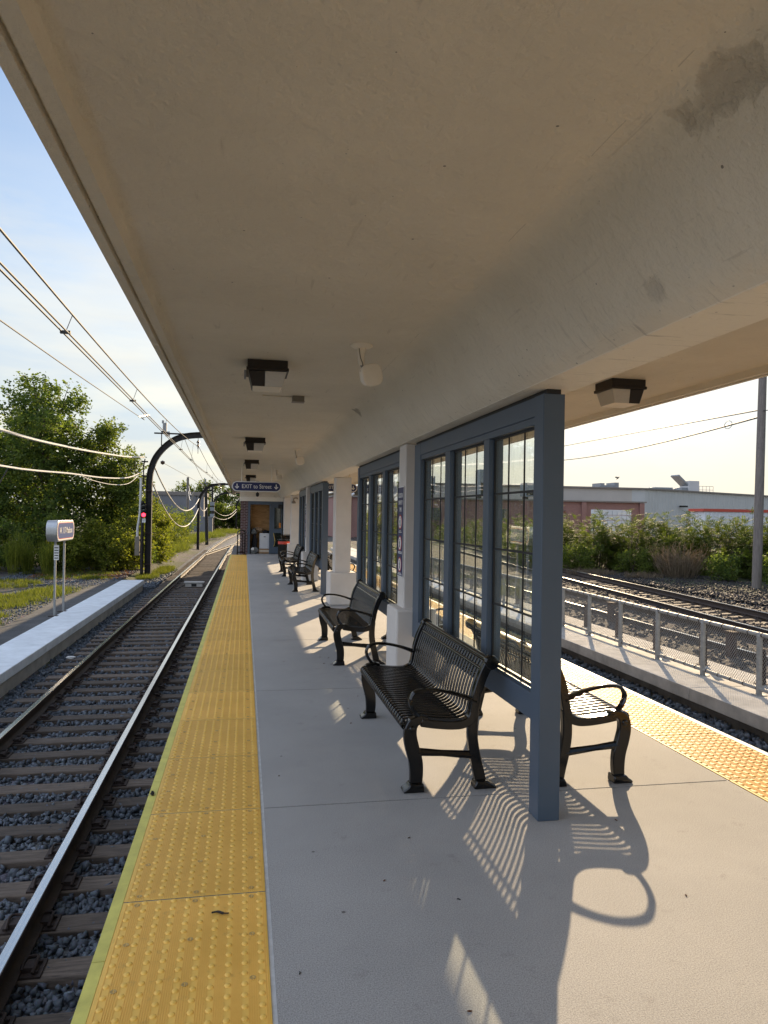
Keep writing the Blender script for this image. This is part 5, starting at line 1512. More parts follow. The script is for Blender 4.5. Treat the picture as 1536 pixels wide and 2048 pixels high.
def timber_pole(name, label, x, y, z0, z1, r0, m, lean=0.0, group='poles along the track'):
    p = empty(name, (x, y, z0)); tag(p, label, 'pole', group)
    MB().tube([(0, 0, -0.3), (lean * 0.5, 0, (z1 - z0) * 0.5), (lean, 0, z1 - z0)], [r0, r0 * 0.9, r0 * 0.78], 14).build('pole_shaft', m, p)
    return p
pA = timber_pole('timber_pole', 'dark plain timber post right behind the second mast', -3.55, 73, -1.25, 4.3, 0.17, M['dark_steel'], -0.2)
MB().box(-0.5, -0.08, 5.1, 0.5, 0.08, 5.2).build('crossarm', M['dark_steel'], pA)
pB = timber_pole('timber_pole', 'tall grey pole standing before the far grey building', -7.1, 95, -1.1, 6.2, 0.19, M['pole_wood'])
pC = timber_pole('equipment_pole', 'dark post carrying cable boxes beyond the second mast', -4.25, 100, -1.2, 5.4, 0.16, M['dark_steel'])
for z in (2.3, 3.2, 3.9): MB().box(-0.28, -0.2, z, 0.28, 0.2, z + 0.5).build('cable_box', M['hvac'], pC, bevel=0.01)

# utility pole on the sunny side with its two lines
up = empty('utility_pole', (20.42, 26.0, -1.05)); tag(up, 'tall grey weathered utility pole standing among the sumac bushes', 'utility pole')
MB().tube([(0, 0, -0.4), (0.08, 0, 4), (0.18, 0, 9.2)], [0.185, 0.175, 0.15], 18).build('pole_shaft', M['pole_wood'], up)
for z in (7.0, 7.27): MB().lathe([(0.01, 0), (0.05, 0.01), (0.05, 0.08), (0.01, 0.09)], (0.10, 0.0, z), 10).build('insulator', M['porcelain'], up)
wire('power_line', 'upper thin power line running to the weathered utility pole', sag((20.50, 26, 6.20), (29.4, 68, 8.55), -0.02), 0.026, M['black'], sub=2, group='lines of the utility pole')
wire('power_line', 'lower power line with a small loop near the utility pole', sag((20.50, 26, 5.92), (29.0, 66, 7.25), 0.35), 0.034, M['black'], sub=2, group='lines of the utility pole')
wire('power_line', 'short end of power line leaving the utility pole on its sunny side', sag((20.55, 26, 6.15), (18.5, 6, 6.3), 0.25), 0.016, M['black'], sub=2, group='lines of the utility pole')
tag(MB().tube([(20.95 + 0.35 * 0.2 * cos(a), 28.6 + 0.35 * cos(a), 5.93 + 0.17 * sin(a)) for a in [2 * pi * k / 20 for k in range(20)]], 0.012, 6, closed=True).build('cable_loop', M['black']), 'small round spare cable loop tied on the lower power line', 'cable loop', 'lines of the utility pole')

# ------------------------------------------------------------------ chain-link fence and rusty posts
def chain_fence():
    r = empty('chain_link_fence', (7.78, 0, -1.0)); tag(r, 'low galvanised chain-link fence standing on the concrete wall', 'fence')
    y = 9.82 - 1.39 * 6
    ys = []
    while y < 50: ys.append(y); y += 1.39
    for q in ys:
        b = MB().tube([(0, q, 0.0), (0, q, 0.90)], 0.043, 12).tube([(0, q, 0.90), (0, q, 0.965)], [0.048, 0.015], 12)
        b.box(-0.09, q - 0.07, 0.0, 0.09, q + 0.07, 0.012)
        for z in (0.2, 0.48, 0.7): b.tube([(0, q, z), (0, q, z + 0.02)], 0.047, 12)
        b.build('fence_post', M['galv'], r)
    MB().tube([(0, ys[0], 0.93), (0, ys[-1], 0.93)], 0.034, 10).build('top_rail', M['galv'], r)
    MB().tube([(0, ys[0], 0.10), (0, ys[-1], 0.10)], 0.032, 10).build('bottom_rail', M['galv'], r)
    # wire ties on the rails
    t = MB(); y = ys[0] + 0.2
    while y < 35:
        t.tube([(0, y, 0.93), (0, y + 0.02, 0.93)], 0.038, 8); t.tube([(0, y + 0.1, 0.10), (0, y + 0.12, 0.10)], 0.036, 8)
        y += 0.31
    t.build('wire_lattice_ties', M['plate'], r)
    # diamond mesh: crossing wires
    V, F = [], []
    h0, h1 = 0.06, 0.93
    p = 0.055; w = 0.0034
    y = ys[0]
    n = 0
    while y < min(ys[-1] - 1, 34):
        for d in (1, -1):
            ya, yb = (y, y + (h1 - h0) * 0.9) if d > 0 else (y + (h1 - h0) * 0.9, y)
            xx = 0.047 + d * 0.0036
            a = Vector((xx, ya, h0)); c = Vector((xx, yb, h1))
            tt = (c - a).normalized(); s = Vector((1, 0, 0)).cross(tt) * w; u = Vector((w, 0, 0))
            for e in (a, c):
                V += [e + s, e - s * 0.5 + u, e - s * 0.5 - u]
            F += [(n, n + 1, n + 4, n + 3), (n + 1, n + 2, n + 5, n + 4), (n + 2, n, n + 3, n + 5)]
            n += 6
        y += p
    MB().add(V, F).build('wire_mesh', M['galv'], r, smooth=0)
chain_fence()
def rusty_post(y, w, h):
    p = empty('steel_post', (8.45 + random.uniform(-.01, .01), y, -1.03))
    tag(p, 'short rusty steel post standing on the kerb behind the chain-link fence', 'post', 'rusty posts behind the fence')
    b = MB().box(-0.05, -w, 0, -0.04, w, h).box(0.04, -w, 0, 0.05, w, h).box(-0.04, -0.006, 0, 0.04, 0.006, h)
    b.build('beam_profile', M['rust'], p)
    MB().box(-0.09, -w - 0.03, 0, 0.09, w + 0.03, 0.012).build('base_plate', M['rust'], p)
for k in range(-4, 22):
    rusty_post(13.72 + 1.56 * k, 0.05 if k % 3 else 0.06, 0.58)
for k in range(-1, 8):
    p = empty('timber_block', (10.1, 13.6 + 5.1 * k, -1.2)); tag(p, 'broad rusty brown post between fence and freight rails', 'post', 'broad posts by the freight track')
    MB().box(-0.06, -0.11, 0, 0.06, 0.11, 0.52).build('post_body', M['rust'], p, bevel=0.01)
    MB().box(-0.08, -0.13, 0.52, 0.08, 0.13, 0.545).build('cap', M['rust'], p)

# ------------------------------------------------------------------ far buildings
def warehouse():
    r = empty('warehouse', (0, 0, 0)); tag(r, 'long low beige metal warehouse beyond the sumac bushes', 'warehouse')
    def wall(a, b, z0, z1, m, name, rib=0.0):
        a, b = Vector(a), Vector(b); t = (b - a); L = t.length; t.normalize(); nrm = Vector((t.y, -t.x))
        if rib:
            prof = []; s = 0.0
            while s < L:
                for ds, o in ((0, 0), (rib * .55, 0), (rib * .65, .05), (rib * .9, .05)):
                    if s + ds < L: prof.append(a + t * (s + ds) + nrm * o)
                s += rib
            prof.append(b)
        else: prof = [a, b]
        vs = [(p.x, p.y, z0) for p in prof] + [(p.x, p.y, z1) for p in prof]
        n = len(prof)
        back = [(p.x - nrm.x * 0.3, p.y - nrm.y * 0.3) for p in (prof[0], prof[-1])]
        fs = [(i, i + 1, n + i + 1, n + i) for i in range(n - 1)]
        MB().add(vs, fs).build(name, m, r, smooth=0)
    wall((20, 110), (62.9, 110), -1.2, 6.75, M['tan_wall'], 'front_wall')
    wall((62.9, 110), (65.3, 110), -1.2, 6.75, M['beige_metal'], 'end_panel')
    wall((65.3, 110), (140, 146), -1.2, 6.75, M['beige_metal'], 'side_wall', 0.9)
    MB().prism([(19.6, 109.6), (65.4, 109.6), (140.4, 145.7), (120, 200), (20, 200)], 'z', 6.75, 7.0).build('roof', M['roof_trim'], r, smooth=0)
    MB().box(74.2, 113.6, 4.0, 75.6, 114.0, 4.3).build('wall_light', M['dark_steel'], r)
    return r
warehouse()
q = empty('roof_parapet', (62.5, 118, 7.0)); tag(q, 'dark notched parapet block on the warehouse roof', 'parapet')
MB().box(-1.9, -1.5, 0, 1.6, 1.5, 0.65).box(-1.9, -1.5, 0.65, -1.1, 1.5, 1.0).box(0.8, -1.5, 0.65, 1.6, 1.5, 1.15).build('block', M['hvac'], q)
q = empty('roof_unit', (83, 126, 7.0)); tag(q, 'grey rooftop air unit with a raised sloping flap', 'air unit')
MB().box(0, -1.5, 0, 2.2, 1.5, 2.3).build('cabinet', M['beige_metal'], q, bevel=0.04)
MB().obox((-1.0, 0, 2.4), (0.75, 0, -0.66), (0, 1, 0), (0.66, 0, 0.75), 1.4, 1.3, 0.14).build('flap', M['hvac'], q)
MB().box(-1.4, -1.2, 0, -0.05, 1.2, 1.0).build('duct', M['hvac'], q, bevel=0.04)
q2 = empty('roof_railing', (86.2, 126, 7.0)); tag(q2, 'thin safety railing beside the rooftop air unit', 'railing')
b = MB()
for k in range(5): b.tube([(k * 0.75, 0, 0), (k * 0.75, 0, 1.4)], 0.04, 6)
MB.tube(b, [(0, 0, 1.4), (3.0, 0, 1.4)], 0.04, 6); b.tube([(0, 0, 0.7), (3.0, 0, 0.7)], 0.035, 6)
b.build('rails', M['galv'], q2)
q3 = empty('roof_vent', (75.5, 122, 7.0)); tag(q3, 'low flat rooftop vent between parapet and air unit', 'roof vent')
MB().box(-2.6, -1.2, 0, 2.6, 1.2, 0.45).box(-1.8, -1, 0.45, 1.9, 1, 0.75).build('hood', M['hvac'], q3, bevel=0.04)
# bird leaving the roof
bd = bpy.data.meshes.new('bird'); bmb = bmesh.new()
prof = [(-0.30, 0.015), (-0.2, 0.035), (-0.05, 0.085), (0.08, 0.09), (0.18, 0.06), (0.23, 0.055), (0.28, 0.03), (0.33, 0.005)]
vv = [[bmb.verts.new((x, r_ * cos(2 * pi * k / 8), r_ * sin(2 * pi * k / 8))) for k in range(8)] for x, r_ in prof]
for i in range(len(vv) - 1):
    for k in range(8): bmb.faces.new((vv[i][k], vv[i][(k + 1) % 8], vv[i + 1][(k + 1) % 8], vv[i + 1][k]))
for s in (-1, 1):
    w = [bmb.verts.new(c) for c in ((0.12, s * 0.06, 0.04), (0.16, s * 0.20, 0.13), (0.02, s * 0.42, 0.20), (-0.10, s * 0.30, 0.15), (-0.06, s * 0.07, 0.05))]
    bmb.faces.new(w)
bmb.to_mesh(bd); bmb.free(); bd.materials.append(M['bird'])
bo = bpy.data.objects.new('bird', bd); COL.objects.link(bo); bo.location = (63.6, 116, 8.9); bo.rotation_euler = (0, rad(-35), 0.2); bo.scale = (1.4, 1.4, 1.4)
tag(bo, 'dark bird flying just above the notched roof parapet', 'bird')

def brick_factory():
    r = empty('brick_factory', (0, 95, 0)); tag(r, 'low red brick factory wing before the beige warehouse', 'factory')
    MB().box(11.5, 0, -1.2, 56.2, 12, 4.1).build('wall', M['far_brick'], r, smooth=0)
    MB().box(11.3, -0.45, 4.1, 56.4, 12, 4.3).build('coping', M['roof_trim'], r, smooth=0)
    for x in (20, 29, 38, 46.5, 55.4): MB().box(x, -0.4, -1.2, x + 0.7, 0.0, 4.05).build('pilaster', M['far_brick'], r, smooth=0)
    for x in (12.3, 13.6, 15.6): MB().tube(smooth_path([(x, -0.3, 0.2), (x, -0.3, 3.2), (x + 0.15, -0.3, 4.2), (x + 0.6, -0.3, 4.6)], 4), 0.14, 8).build('vent_pipe', M['white_metal'], r)
    for x in (24, 33.5, 42): MB().box(x, -0.06, 1.2, x + 2.2, 0.0, 2.9).build('window', M['glass_dark'], r, smooth=0)
brick_factory()
for x, y, w, h, lab in ((24.5, 99, 3.2, 3.0, 'bulky grey roof unit above the red brick factory'), (34, 100, 2.2, 4.2, 'tall grey roof tank tower above the brick factory'), (41.5, 99, 4.2, 2.4, 'wide grey roof unit close to the warehouse end of the factory')):
    t = empty('roof_unit', (x, y, 4.35)); tag(t, lab, 'air unit', 'units on the factory roof')
    MB().box(-w / 2, -1, 0.4, w / 2, 1, h).build('cabinet', M['hvac'], t, bevel=0.05)
    lg = MB()
    for sx in (-0.4, 0.4): lg.box(sx * w - 0.1, -0.9, 0, sx * w + 0.1, 0.9, 0.4)
    lg.build('skid', M['dark_steel'], t)
    MB().box(-w / 2 + 0.2, -1.03, 0.6, w / 2 - 0.2, -1.001, h * 0.55).build('louvre', M['dark_steel'], t, smooth=0)
# white stacked crates in the yard
for k in range(8):
    for j in range(6):
        c = MB().box(-0.28, -0.28, 0.0, 0.28, 0.28, 0.60)
        for z in (0.1, 0.3, 0.5): c.box(-0.30, -0.30, z, 0.30, 0.30, z + 0.03)
        o = c.build('white_crate', M['white_metal']); o.location = (40.9 + 0.62 * k, 80, -1.05 + 0.655 * j)
        tag(o, 'white plastic crate in the tall stack before the red brick factory', 'crate', 'white crates stacked in the yard')
tr = empty('trailer', (48.6, 70, -1.05)); tag(tr, 'white ribbed trailer with a red top rail behind the sumac', 'trailer')
b = MB().box(0, 0, 0.9, 14, 2.5, 3.75)
for k in range(28): b.box(0.25 + k * 0.5, -0.05, 0.95, 0.42 + k * 0.5, 0.0, 3.7)
b.build('body', M['white_metal'], tr)
MB().box(-0.25, -0.12, 3.75, 14.1, 2.6, 4.05).build('top_rail', M['trailer_red'], tr)
MB().box(0.3, 0.2, 0.55, 13.7, 2.3, 0.9).build('chassis', M['dark_steel'], tr)
for x in (10.5, 11.8):
    w = MB().lathe([(0.02, -0.14), (0.42, -0.13), (0.5, -0.08), (0.5, 0.08), (0.42, 0.13), (0.02, 0.14)], (x, 0.3, 0.5), 18, 'y').build('wheel', M['black'], tr)
# grey building far along the track and a narrow brick end wall
g = empty('grey_building', (-14.6, 112, 0)); tag(g, 'flat-roofed grey building behind the shrubs beyond the first mast', 'building')
MB().box(0, 0, -1.2, 8.6, 10, 4.3).build('wall', M['grey_wall'], g, smooth=0)
MB().box(-0.2, -0.2, 4.3, 8.8, 10, 4.85).build('roof', M['roof_trim'], g, smooth=0)
MB().box(5.0, -0.03, -1.0, 6.4, 0.0, 1.4).build('door', M['hvac'], g, smooth=0)
g = empty('brick_stack', (-6.0, 150, 0)); tag(g, 'narrow red brick chimney block far beyond the second mast', 'chimney')
MB().box(0, 0, -1.2, 1.1, 2, 4.6).build('shaft', M['far_brick'], g, smooth=0)
MB().box(-0.1, -0.1, 4.6, 1.2, 2.1, 4.85).build('cap', M['white_metal'], g, smooth=0)
# storage hut by the equipment pole
g = empty('equipment_hut', (-5.4, 98, -1.2)); tag(g, 'small grey equipment hut at the foot of the far masts', 'hut')
MB().box(0, 0, 0, 1.3, 1.5, 2.3).build('wall', M['grey_wall'], g, smooth=0)
MB().box(-0.1, -0.1, 2.3, 1.4, 1.6, 2.42).build('roof', M['hvac'], g, smooth=0)

# ------------------------------------------------------------------ small things on the track and platform
ib = empty('track_magnet_box', (-1.95, 30.4, -1.33)); tag(ib, 'pale concrete box between the rails far along the track', 'track box')
MB().box(-0.34, -0.2, 0, 0.34, 0.2, 0.16).build('body', M['concrete'], ib, bevel=0.012)
MB().box(-0.40, -0.24, 0.16, 0.40, 0.24, 0.20).build('lid', M['concrete'], ib, bevel=0.008)
MB().box(-0.10, -0.205, 0.02, 0.10, -0.2005, 0.13).build('opening', M['black'], ib, smooth=0)
for s in (-1, 1):
    tag(MB().tube(smooth_path([(-1.95 + s * 0.34, 30.4, -1.25), (-1.95 + s * 0.5, 30.0, -1.31), (-1.95 + s * 0.62, 29.6, -1.33), (-1.95 + s * 0.7, 29.4, -1.30)], 4), 0.016, 6).build('bond_cable', M['black']), 'dark cable from the concrete box to a rail', 'cable', 'cables of the track box')
def litter(name, label, cat, loc, s, m, seed): 
    o = lumpy(name, label, cat, loc, s, m, seed); return o
litter('plastic_scrap', 'crumpled white plastic scrap lying on the ballast by the kerb', 'litter scrap', (-3.42, 15.7, -1.325), (0.09, 0.05, 0.03), M['white'], 12)
litter('rubber_scrap', 'small black rubber scrap on the pale yellow edge strip', 'litter scrap', (-0.500, 4.42, 0.010), (0.012, 0.016, 0.012), M['black'], 13)
tag(MB().tube(smooth_path([(-0.105, 3.06, 0.012), (-0.08, 3.062, 0.013), (-0.06, 3.05, 0.012), (-0.035, 3.045, 0.012)], 4), [0.004] * 4 + [0.0055] * 5 + [0.003] * 4, 6).build('twig', M['black']), 'short black twig lying on the yellow tactile strip', 'twig')
for k in range(26):
    x = random.choice([random.uniform(0.2, 1.5), random.uniform(0.2, 1.2), random.uniform(1.9, 2.9)]); y = random.uniform(2.3, 9)
    o = MB().tube(smooth_path([(-0.009, 0, 0.002), (0, 0.003, 0.0035), (0.009, 0.001, 0.002)], 3), [0.001, 0.002, 0.0025, 0.003, 0.0025, 0.002, 0.001], 5).build('dead_leaf', M['litter_leaf'] if k % 3 else M['black'])
    o.location = (x, y, 0); o.rotation_euler = (0, 0, random.uniform(0, 6))
    tag(o, 'tiny shrivelled dead leaf lying on the platform concrete', 'dead leaf', 'dead leaves on the platform')
rp = empty('rusty_pipe', (-11.0, 33.0, -0.35)); tag(rp, 'rusty horizontal pipe sticking out of the bushes by the gravel', 'pipe')
MB().tube([(-2.5, 0.6, 0.02), (0, 0, 0.06)], 0.09, 10).tube([(-0.12, 0.03, 0.058), (0, 0, 0.06)], 0.12, 10).build('pipe_run', M['rust'], rp)
MB().tube([(-0.5, 0.15, -0.7), (-0.5, 0.15, 0.02)], 0.05, 8).build('support', M['rust'], rp)

# ------------------------------------------------------------------ vegetation
def quads(P, D, U, L, Wd, jit=0.0):
    """leaf faces: centre base P, direction D, side U, length L, width W -> 4-corner diamonds"""
    n = len(P)
    a = P; b = P + D * (L * 0.45)[:, None] + U * (Wd * 0.5)[:, None]; c = P + D * L[:, None]; d = P + D * (L * 0.45)[:, None] - U * (Wd * 0.5)[:, None]
    V = np.stack([a, b, c, d], 1).reshape(-1, 3)
    F = np.arange(n * 4).reshape(n, 4)
    return V, F
def rnd_unit(n, rng):
    v = rng.normal(size=(n, 3)); return v / np.linalg.norm(v, axis=1)[:, None]

def make_tree(name, label, cat, base, h, clumps, nleaf, leaf, m, seed, group, trunk_r=0.14, crown0=0.25, spread=0.55, tint=(0.1, 0.9), ntrunk=True, lens=None):
    """clumps: list of (dx,dy,z,rx,rz) ellipsoids relative to base"""
    rng = np.random.default_rng(seed); rr = random.Random(seed)
    r = empty(name, base); tag(r, label, cat, group)
    tb = MB()
    top = h * 0.8
    tp = smooth_path([(0, 0, -0.2), (rr.uniform(-.1, .1), rr.uniform(-.1, .1), h * 0.25), (rr.uniform(-.25, .25), rr.uniform(-.2, .2), h * 0.5), (rr.uniform(-.3, .3), rr.uniform(-.2, .2), top)], 4)
    tb.tube(tp, [trunk_r * (1 - 0.85 * i / (len(tp) - 1)) for i in range(len(tp))], 8)
    for (dx, dy, z, rx, rz) in clumps:
        t = min(0.9, max(0.15, (z - rz * 0.9) / top))
        p0 = tp[int(t * (len(tp) - 1))]
        mid = Vector((dx * 0.5 + rr.uniform(-.2, .2), dy * 0.5, (p0.z + z) / 2 + 0.1))
        lp = smooth_path([p0, mid, (dx, dy, z + rz * 0.3)], 3)
        tb.tube(lp, [trunk_r * 0.45 * (1 - 0.85 * i / (len(lp) - 1)) for i in range(len(lp))], 5)
        for q in range(4):
            e = Vector((dx, dy, z)) + Vector(rnd_unit(1, rng)[0]) * rx * 0.85
            tb.tube([lp[len(lp) // 2 + 1], (lp[len(lp) // 2 + 1] + e) / 2 + Vector((0, 0, 0.1)), e], [trunk_r * 0.16, trunk_r * 0.1, 0.008], 4)
    tb.build('trunk', M['bark'], r, smooth=60)
    vol = np.array([c[3] ** 2 * c[4] for c in clumps]) ** 0.8; vol = vol / vol.sum()
    Ps, Ts = [], []
    for c, f in zip(clumps, vol):
        n = int(nleaf * f)
        # sprays: leaves gathered along twigs that fan out from the clump's middle
        ntw = max(6, n // 16)
        d = rnd_unit(ntw, rng); d[:, 2] = d[:, 2] * 0.9 + 0.12
        rad_ = rng.beta(3.2, 1.3, ntw) * rng.uniform(0.8, 1.16, ntw)
        cen = d * rad_[:, None] * np.array([c[3], c[3], c[4]])
        tt = rng.uniform(tint[0], tint[1], ntw)
        idx = rng.integers(0, ntw, n)
        along = rng.uniform(-0.16, 0.16, n) * spread * 2.2
        dirs = d[idx] + rng.normal(size=(n, 3)) * 0.25
        P = cen[idx] + dirs * along[:, None] + rng.normal(size=(n, 3)) * 0.075 * spread * 2
        P[:, 2] -= 0.10 * np.abs(along)
        Ps.append(P + np.array([c[0], c[1], c[2]])); Ts.append(np.clip(tt[idx] + rng.normal(size=n) * 0.13, 0, 1))
    P = np.concatenate(Ps); T = np.concatenate(Ts)
    P = P[P[:, 2] > 0.03]; T = T[:len(P)]
    n = len(P)
    D = rnd_unit(n, rng); D[:, 2] = D[:, 2] * 0.6 - 0.15; D /= np.linalg.norm(D, axis=1)[:, None]
    U = np.cross(D, rnd_unit(n, rng)); U /= np.linalg.norm(U, axis=1)[:, None]
    L = leaf * rng.uniform(0.6, 1.3, n)
    V, F = quads(P, D, U, L, L * 0.62)
    np_mesh('crown', V, F, M[m], r, attr=T)
    return r

def auto_clumps(h, r, n, seed, z0=0.2, squash=0.8):
    rr = random.Random(seed); out = []
    for k in range(n):
        z = h * (z0 + (0.93 - z0) * (k + 0.5) / n)
        prof = sin(min(1, (z / h - z0 + 0.12) / (1 - z0)) * pi * 0.92) ** 0.6
        a = k * 2.4 + rr.uniform(-.5, .5)
        rad_ = r * prof * rr.uniform(0.35, 0.72)
        cr = r * rr.uniform(0.38, 0.55) * (0.6 + 0.4 * prof)
        out.append((rad_ * cos(a), rad_ * sin(a), min(z, h - cr * squash), cr, cr * squash))
    return out

G1 = 'trees behind the station sign'
make_tree('elm_tree', 'tallest dark tree of the group behind the station sign', 'tree', (-9.6, 38.5, -1.1), 9.6, auto_clumps(9.6, 3.3, 15, 21, 0.14), 26000, 0.17, 'leaf_dark', 31, G1, 0.2)
make_tree('elm_tree', 'dark leafy tree cut off by the picture edge, behind the rusty pipe', 'tree', (-14.2, 39.5, -1.1), 8.9, auto_clumps(8.9, 3.2, 13, 22, 0.12), 20000, 0.17, 'leaf_dark', 32, G1, 0.2)
make_tree('ash_tree', 'looser lighter tree between the tallest tree and the first mast', 'tree', (-7.1, 39.6, -1.1), 7.9, auto_clumps(7.9, 2.1, 12, 23, 0.12), 14000, 0.155, 'leaf_mid', 33, G1, 0.13)
make_tree('ash_tree', 'low bushy tree touching the first mast', 'tree', (-5.9, 38.8, -1.1), 5.7, auto_clumps(5.7, 1.75, 11, 24, 0.08), 11000, 0.15, 'leaf_mid', 34, G1, 0.11)
make_tree('elm_tree', 'broad dark tree set back behind the tallest tree', 'tree', (-12.0, 43.5, -1.1), 8.6, auto_clumps(8.6, 3.4, 12, 25, 0.1), 14000, 0.2, 'leaf_dark', 35, G1, 0.2)
make_tree('elm_tree', 'broad dark tree at the far side of the bushes by the pipe', 'tree', (-18.5, 44.5, -1.1), 8.6, auto_clumps(8.6, 3.6, 12, 26, 0.08), 12000, 0.2, 'leaf_dark', 36, G1, 0.2)
def undergrowth():
    rng = np.random.default_rng(88); n = 26000
    x = rng.uniform(-21, -4.6, n); y = 37.6 + rng.uniform(0, 3.5, n)
    hm = 1.5 + 0.6 * np.sin(x * 1.7) + 0.4 * np.sin(x * 4.1 + 1)
    P = np.stack([x, y, -1.05 + hm * rng.beta(1.6, 1.2, n)], 1)
    D = rnd_unit(n, rng); U = np.cross(D, rnd_unit(n, rng)); U /= np.linalg.norm(U, axis=1)[:, None]
    V, F = quads(P, D, U, rng.uniform(0.10, 0.2, n), rng.uniform(0.06, 0.11, n))
    o = np_mesh('undergrowth', V, F, M['leaf_dark'], attr=np.clip(rng.normal(0.45, 0.2, n), 0, 1))
    tag(o, 'dense dark undergrowth beneath the trees', 'undergrowth', kind='stuff')
undergrowth()
G2 = 'shrubs along the gravel behind the kerb'
for i, (x, y, h, r, n, m, lab) in enumerate((
    (-10.2, 34.6, 2.4, 1.5, 5200, 'leaf_dark', 'dark low shrub between rusty pipe and station sign'),
    (-8.2, 34.8, 2.7, 1.4, 5200, 'leaf_mid', 'mid green shrub directly behind the station sign posts'),
    (-6.7, 35.2, 2.5, 1.3, 5000, 'leaf_lime', 'light green shrub in the middle of the row behind the kerb'),
    (-5.6, 35.8, 2.1, 1.1, 4200, 'leaf_lime', 'light green shrub beside the foot of the first mast'),
    (-12.6, 35.2, 2.6, 1.6, 5200, 'leaf_dark', 'dark shrub behind the end of the rusty pipe'),
    (-7.5, 34.2, 1.7, 1.0, 3600, 'leaf_lime', 'short lime shrub just in front of the mid green shrub'),
    (-6.1, 34.6, 1.6, 0.95, 3600, 'leaf_lime', 'short lime shrub before the light green pair'),
    (-5.1, 36.6, 2.6, 0.9, 3600, 'leaf_lime', 'slender lime shrub pressed against the first mast'),
    (-15.2, 36.0, 2.8, 1.8, 5000, 'leaf_dark', 'dark shrub at the outer end of the row'))):
    make_tree('shrub', lab, 'shrub', (x, y, -1.1), h, auto_clumps(h, r, 8, 40 + i, 0.05), n, 0.11, m, 50 + i, G2, 0.04)
for i, (x, y, h, r, n, lab) in enumerate((
    (-4.95, 42.5, 3.4, 1.3, 5200, 'lime green shrub just past the first mast'),
    (-5.6, 47.0, 3.9, 1.6, 5600, 'lime green shrub tallest of those beyond the first mast'),
    (-6.4, 55.0, 3.6, 1.9, 5200, 'light green shrub halfway to the second mast'),
    (-6.0, 64.0, 2.9, 1.9, 4200, 'light green shrub next to the second mast'),
    (-7.4, 50.0, 3.6, 1.7, 4600, 'light green shrub behind the tallest lime shrub'),
    (-7.6, 72.0, 3.9, 2.3, 4200, 'light green shrub behind the plain timber post'),
    (-6.4, 82.0, 3.4, 2.2, 4200, 'light green shrub under the drooping bundle'),
    (-8.6, 60.0, 4.4, 2.4, 5200, 'darker green shrub set back before the grey building'))):
    make_tree('shrub', lab, 'shrub', (x, y, -1.15), h, auto_clumps(h, r, 8, 60 + i, 0.04), n, 0.13, 'leaf_lime' if i < 4 else 'leaf_mid', 70 + 2 * i, 'shrubs between the masts', 0.05)
# distant trees beyond the masts
for i, (x, y, h, r, lab) in enumerate((
    (-10.5, 135, 8.6, 3.6, 'distant tree above the grey building'), (-6.4, 138, 9.2, 3.5, 'distant tree directly behind the second mast arch'),
    (-2.4, 140, 8.2, 3.6, 'distant dark tree behind the most distant arched mast'), (1.8, 142, 8.0, 3.8, 'distant dark tree beside the station house brickwork'),
    (-4.8, 128, 5.0, 3.0, 'low distant bush below the looping cables'), (-0.9, 130, 4.2, 2.8, 'low distant bush by the far bend of the track'),
    (6.4, 140, 8.5, 4.0, 'distant dark tree hidden by the station house'), (11.5, 125, 7.0, 3.6, 'distant tree seen through the gap by the thick column'))):
    make_tree('distant_tree', lab, 'tree', (x, y, -1.2), h, auto_clumps(h, r, 10, 80 + i, 0.08), 6000, 0.34, 'leaf_dark' if i in (2, 3, 6, 7) else 'leaf_mid', 90 + i, 'trees far along the track', 0.2, spread=0.9)
make_tree('distant_tree', 'thin-crowned tree behind the utility pole', 'tree', (52.5, 62, -1.1), 6.6, auto_clumps(6.6, 1.7, 9, 99, 0.35), 3200, 0.16, 'leaf_mid', 99, 'trees far along the track', 0.12)

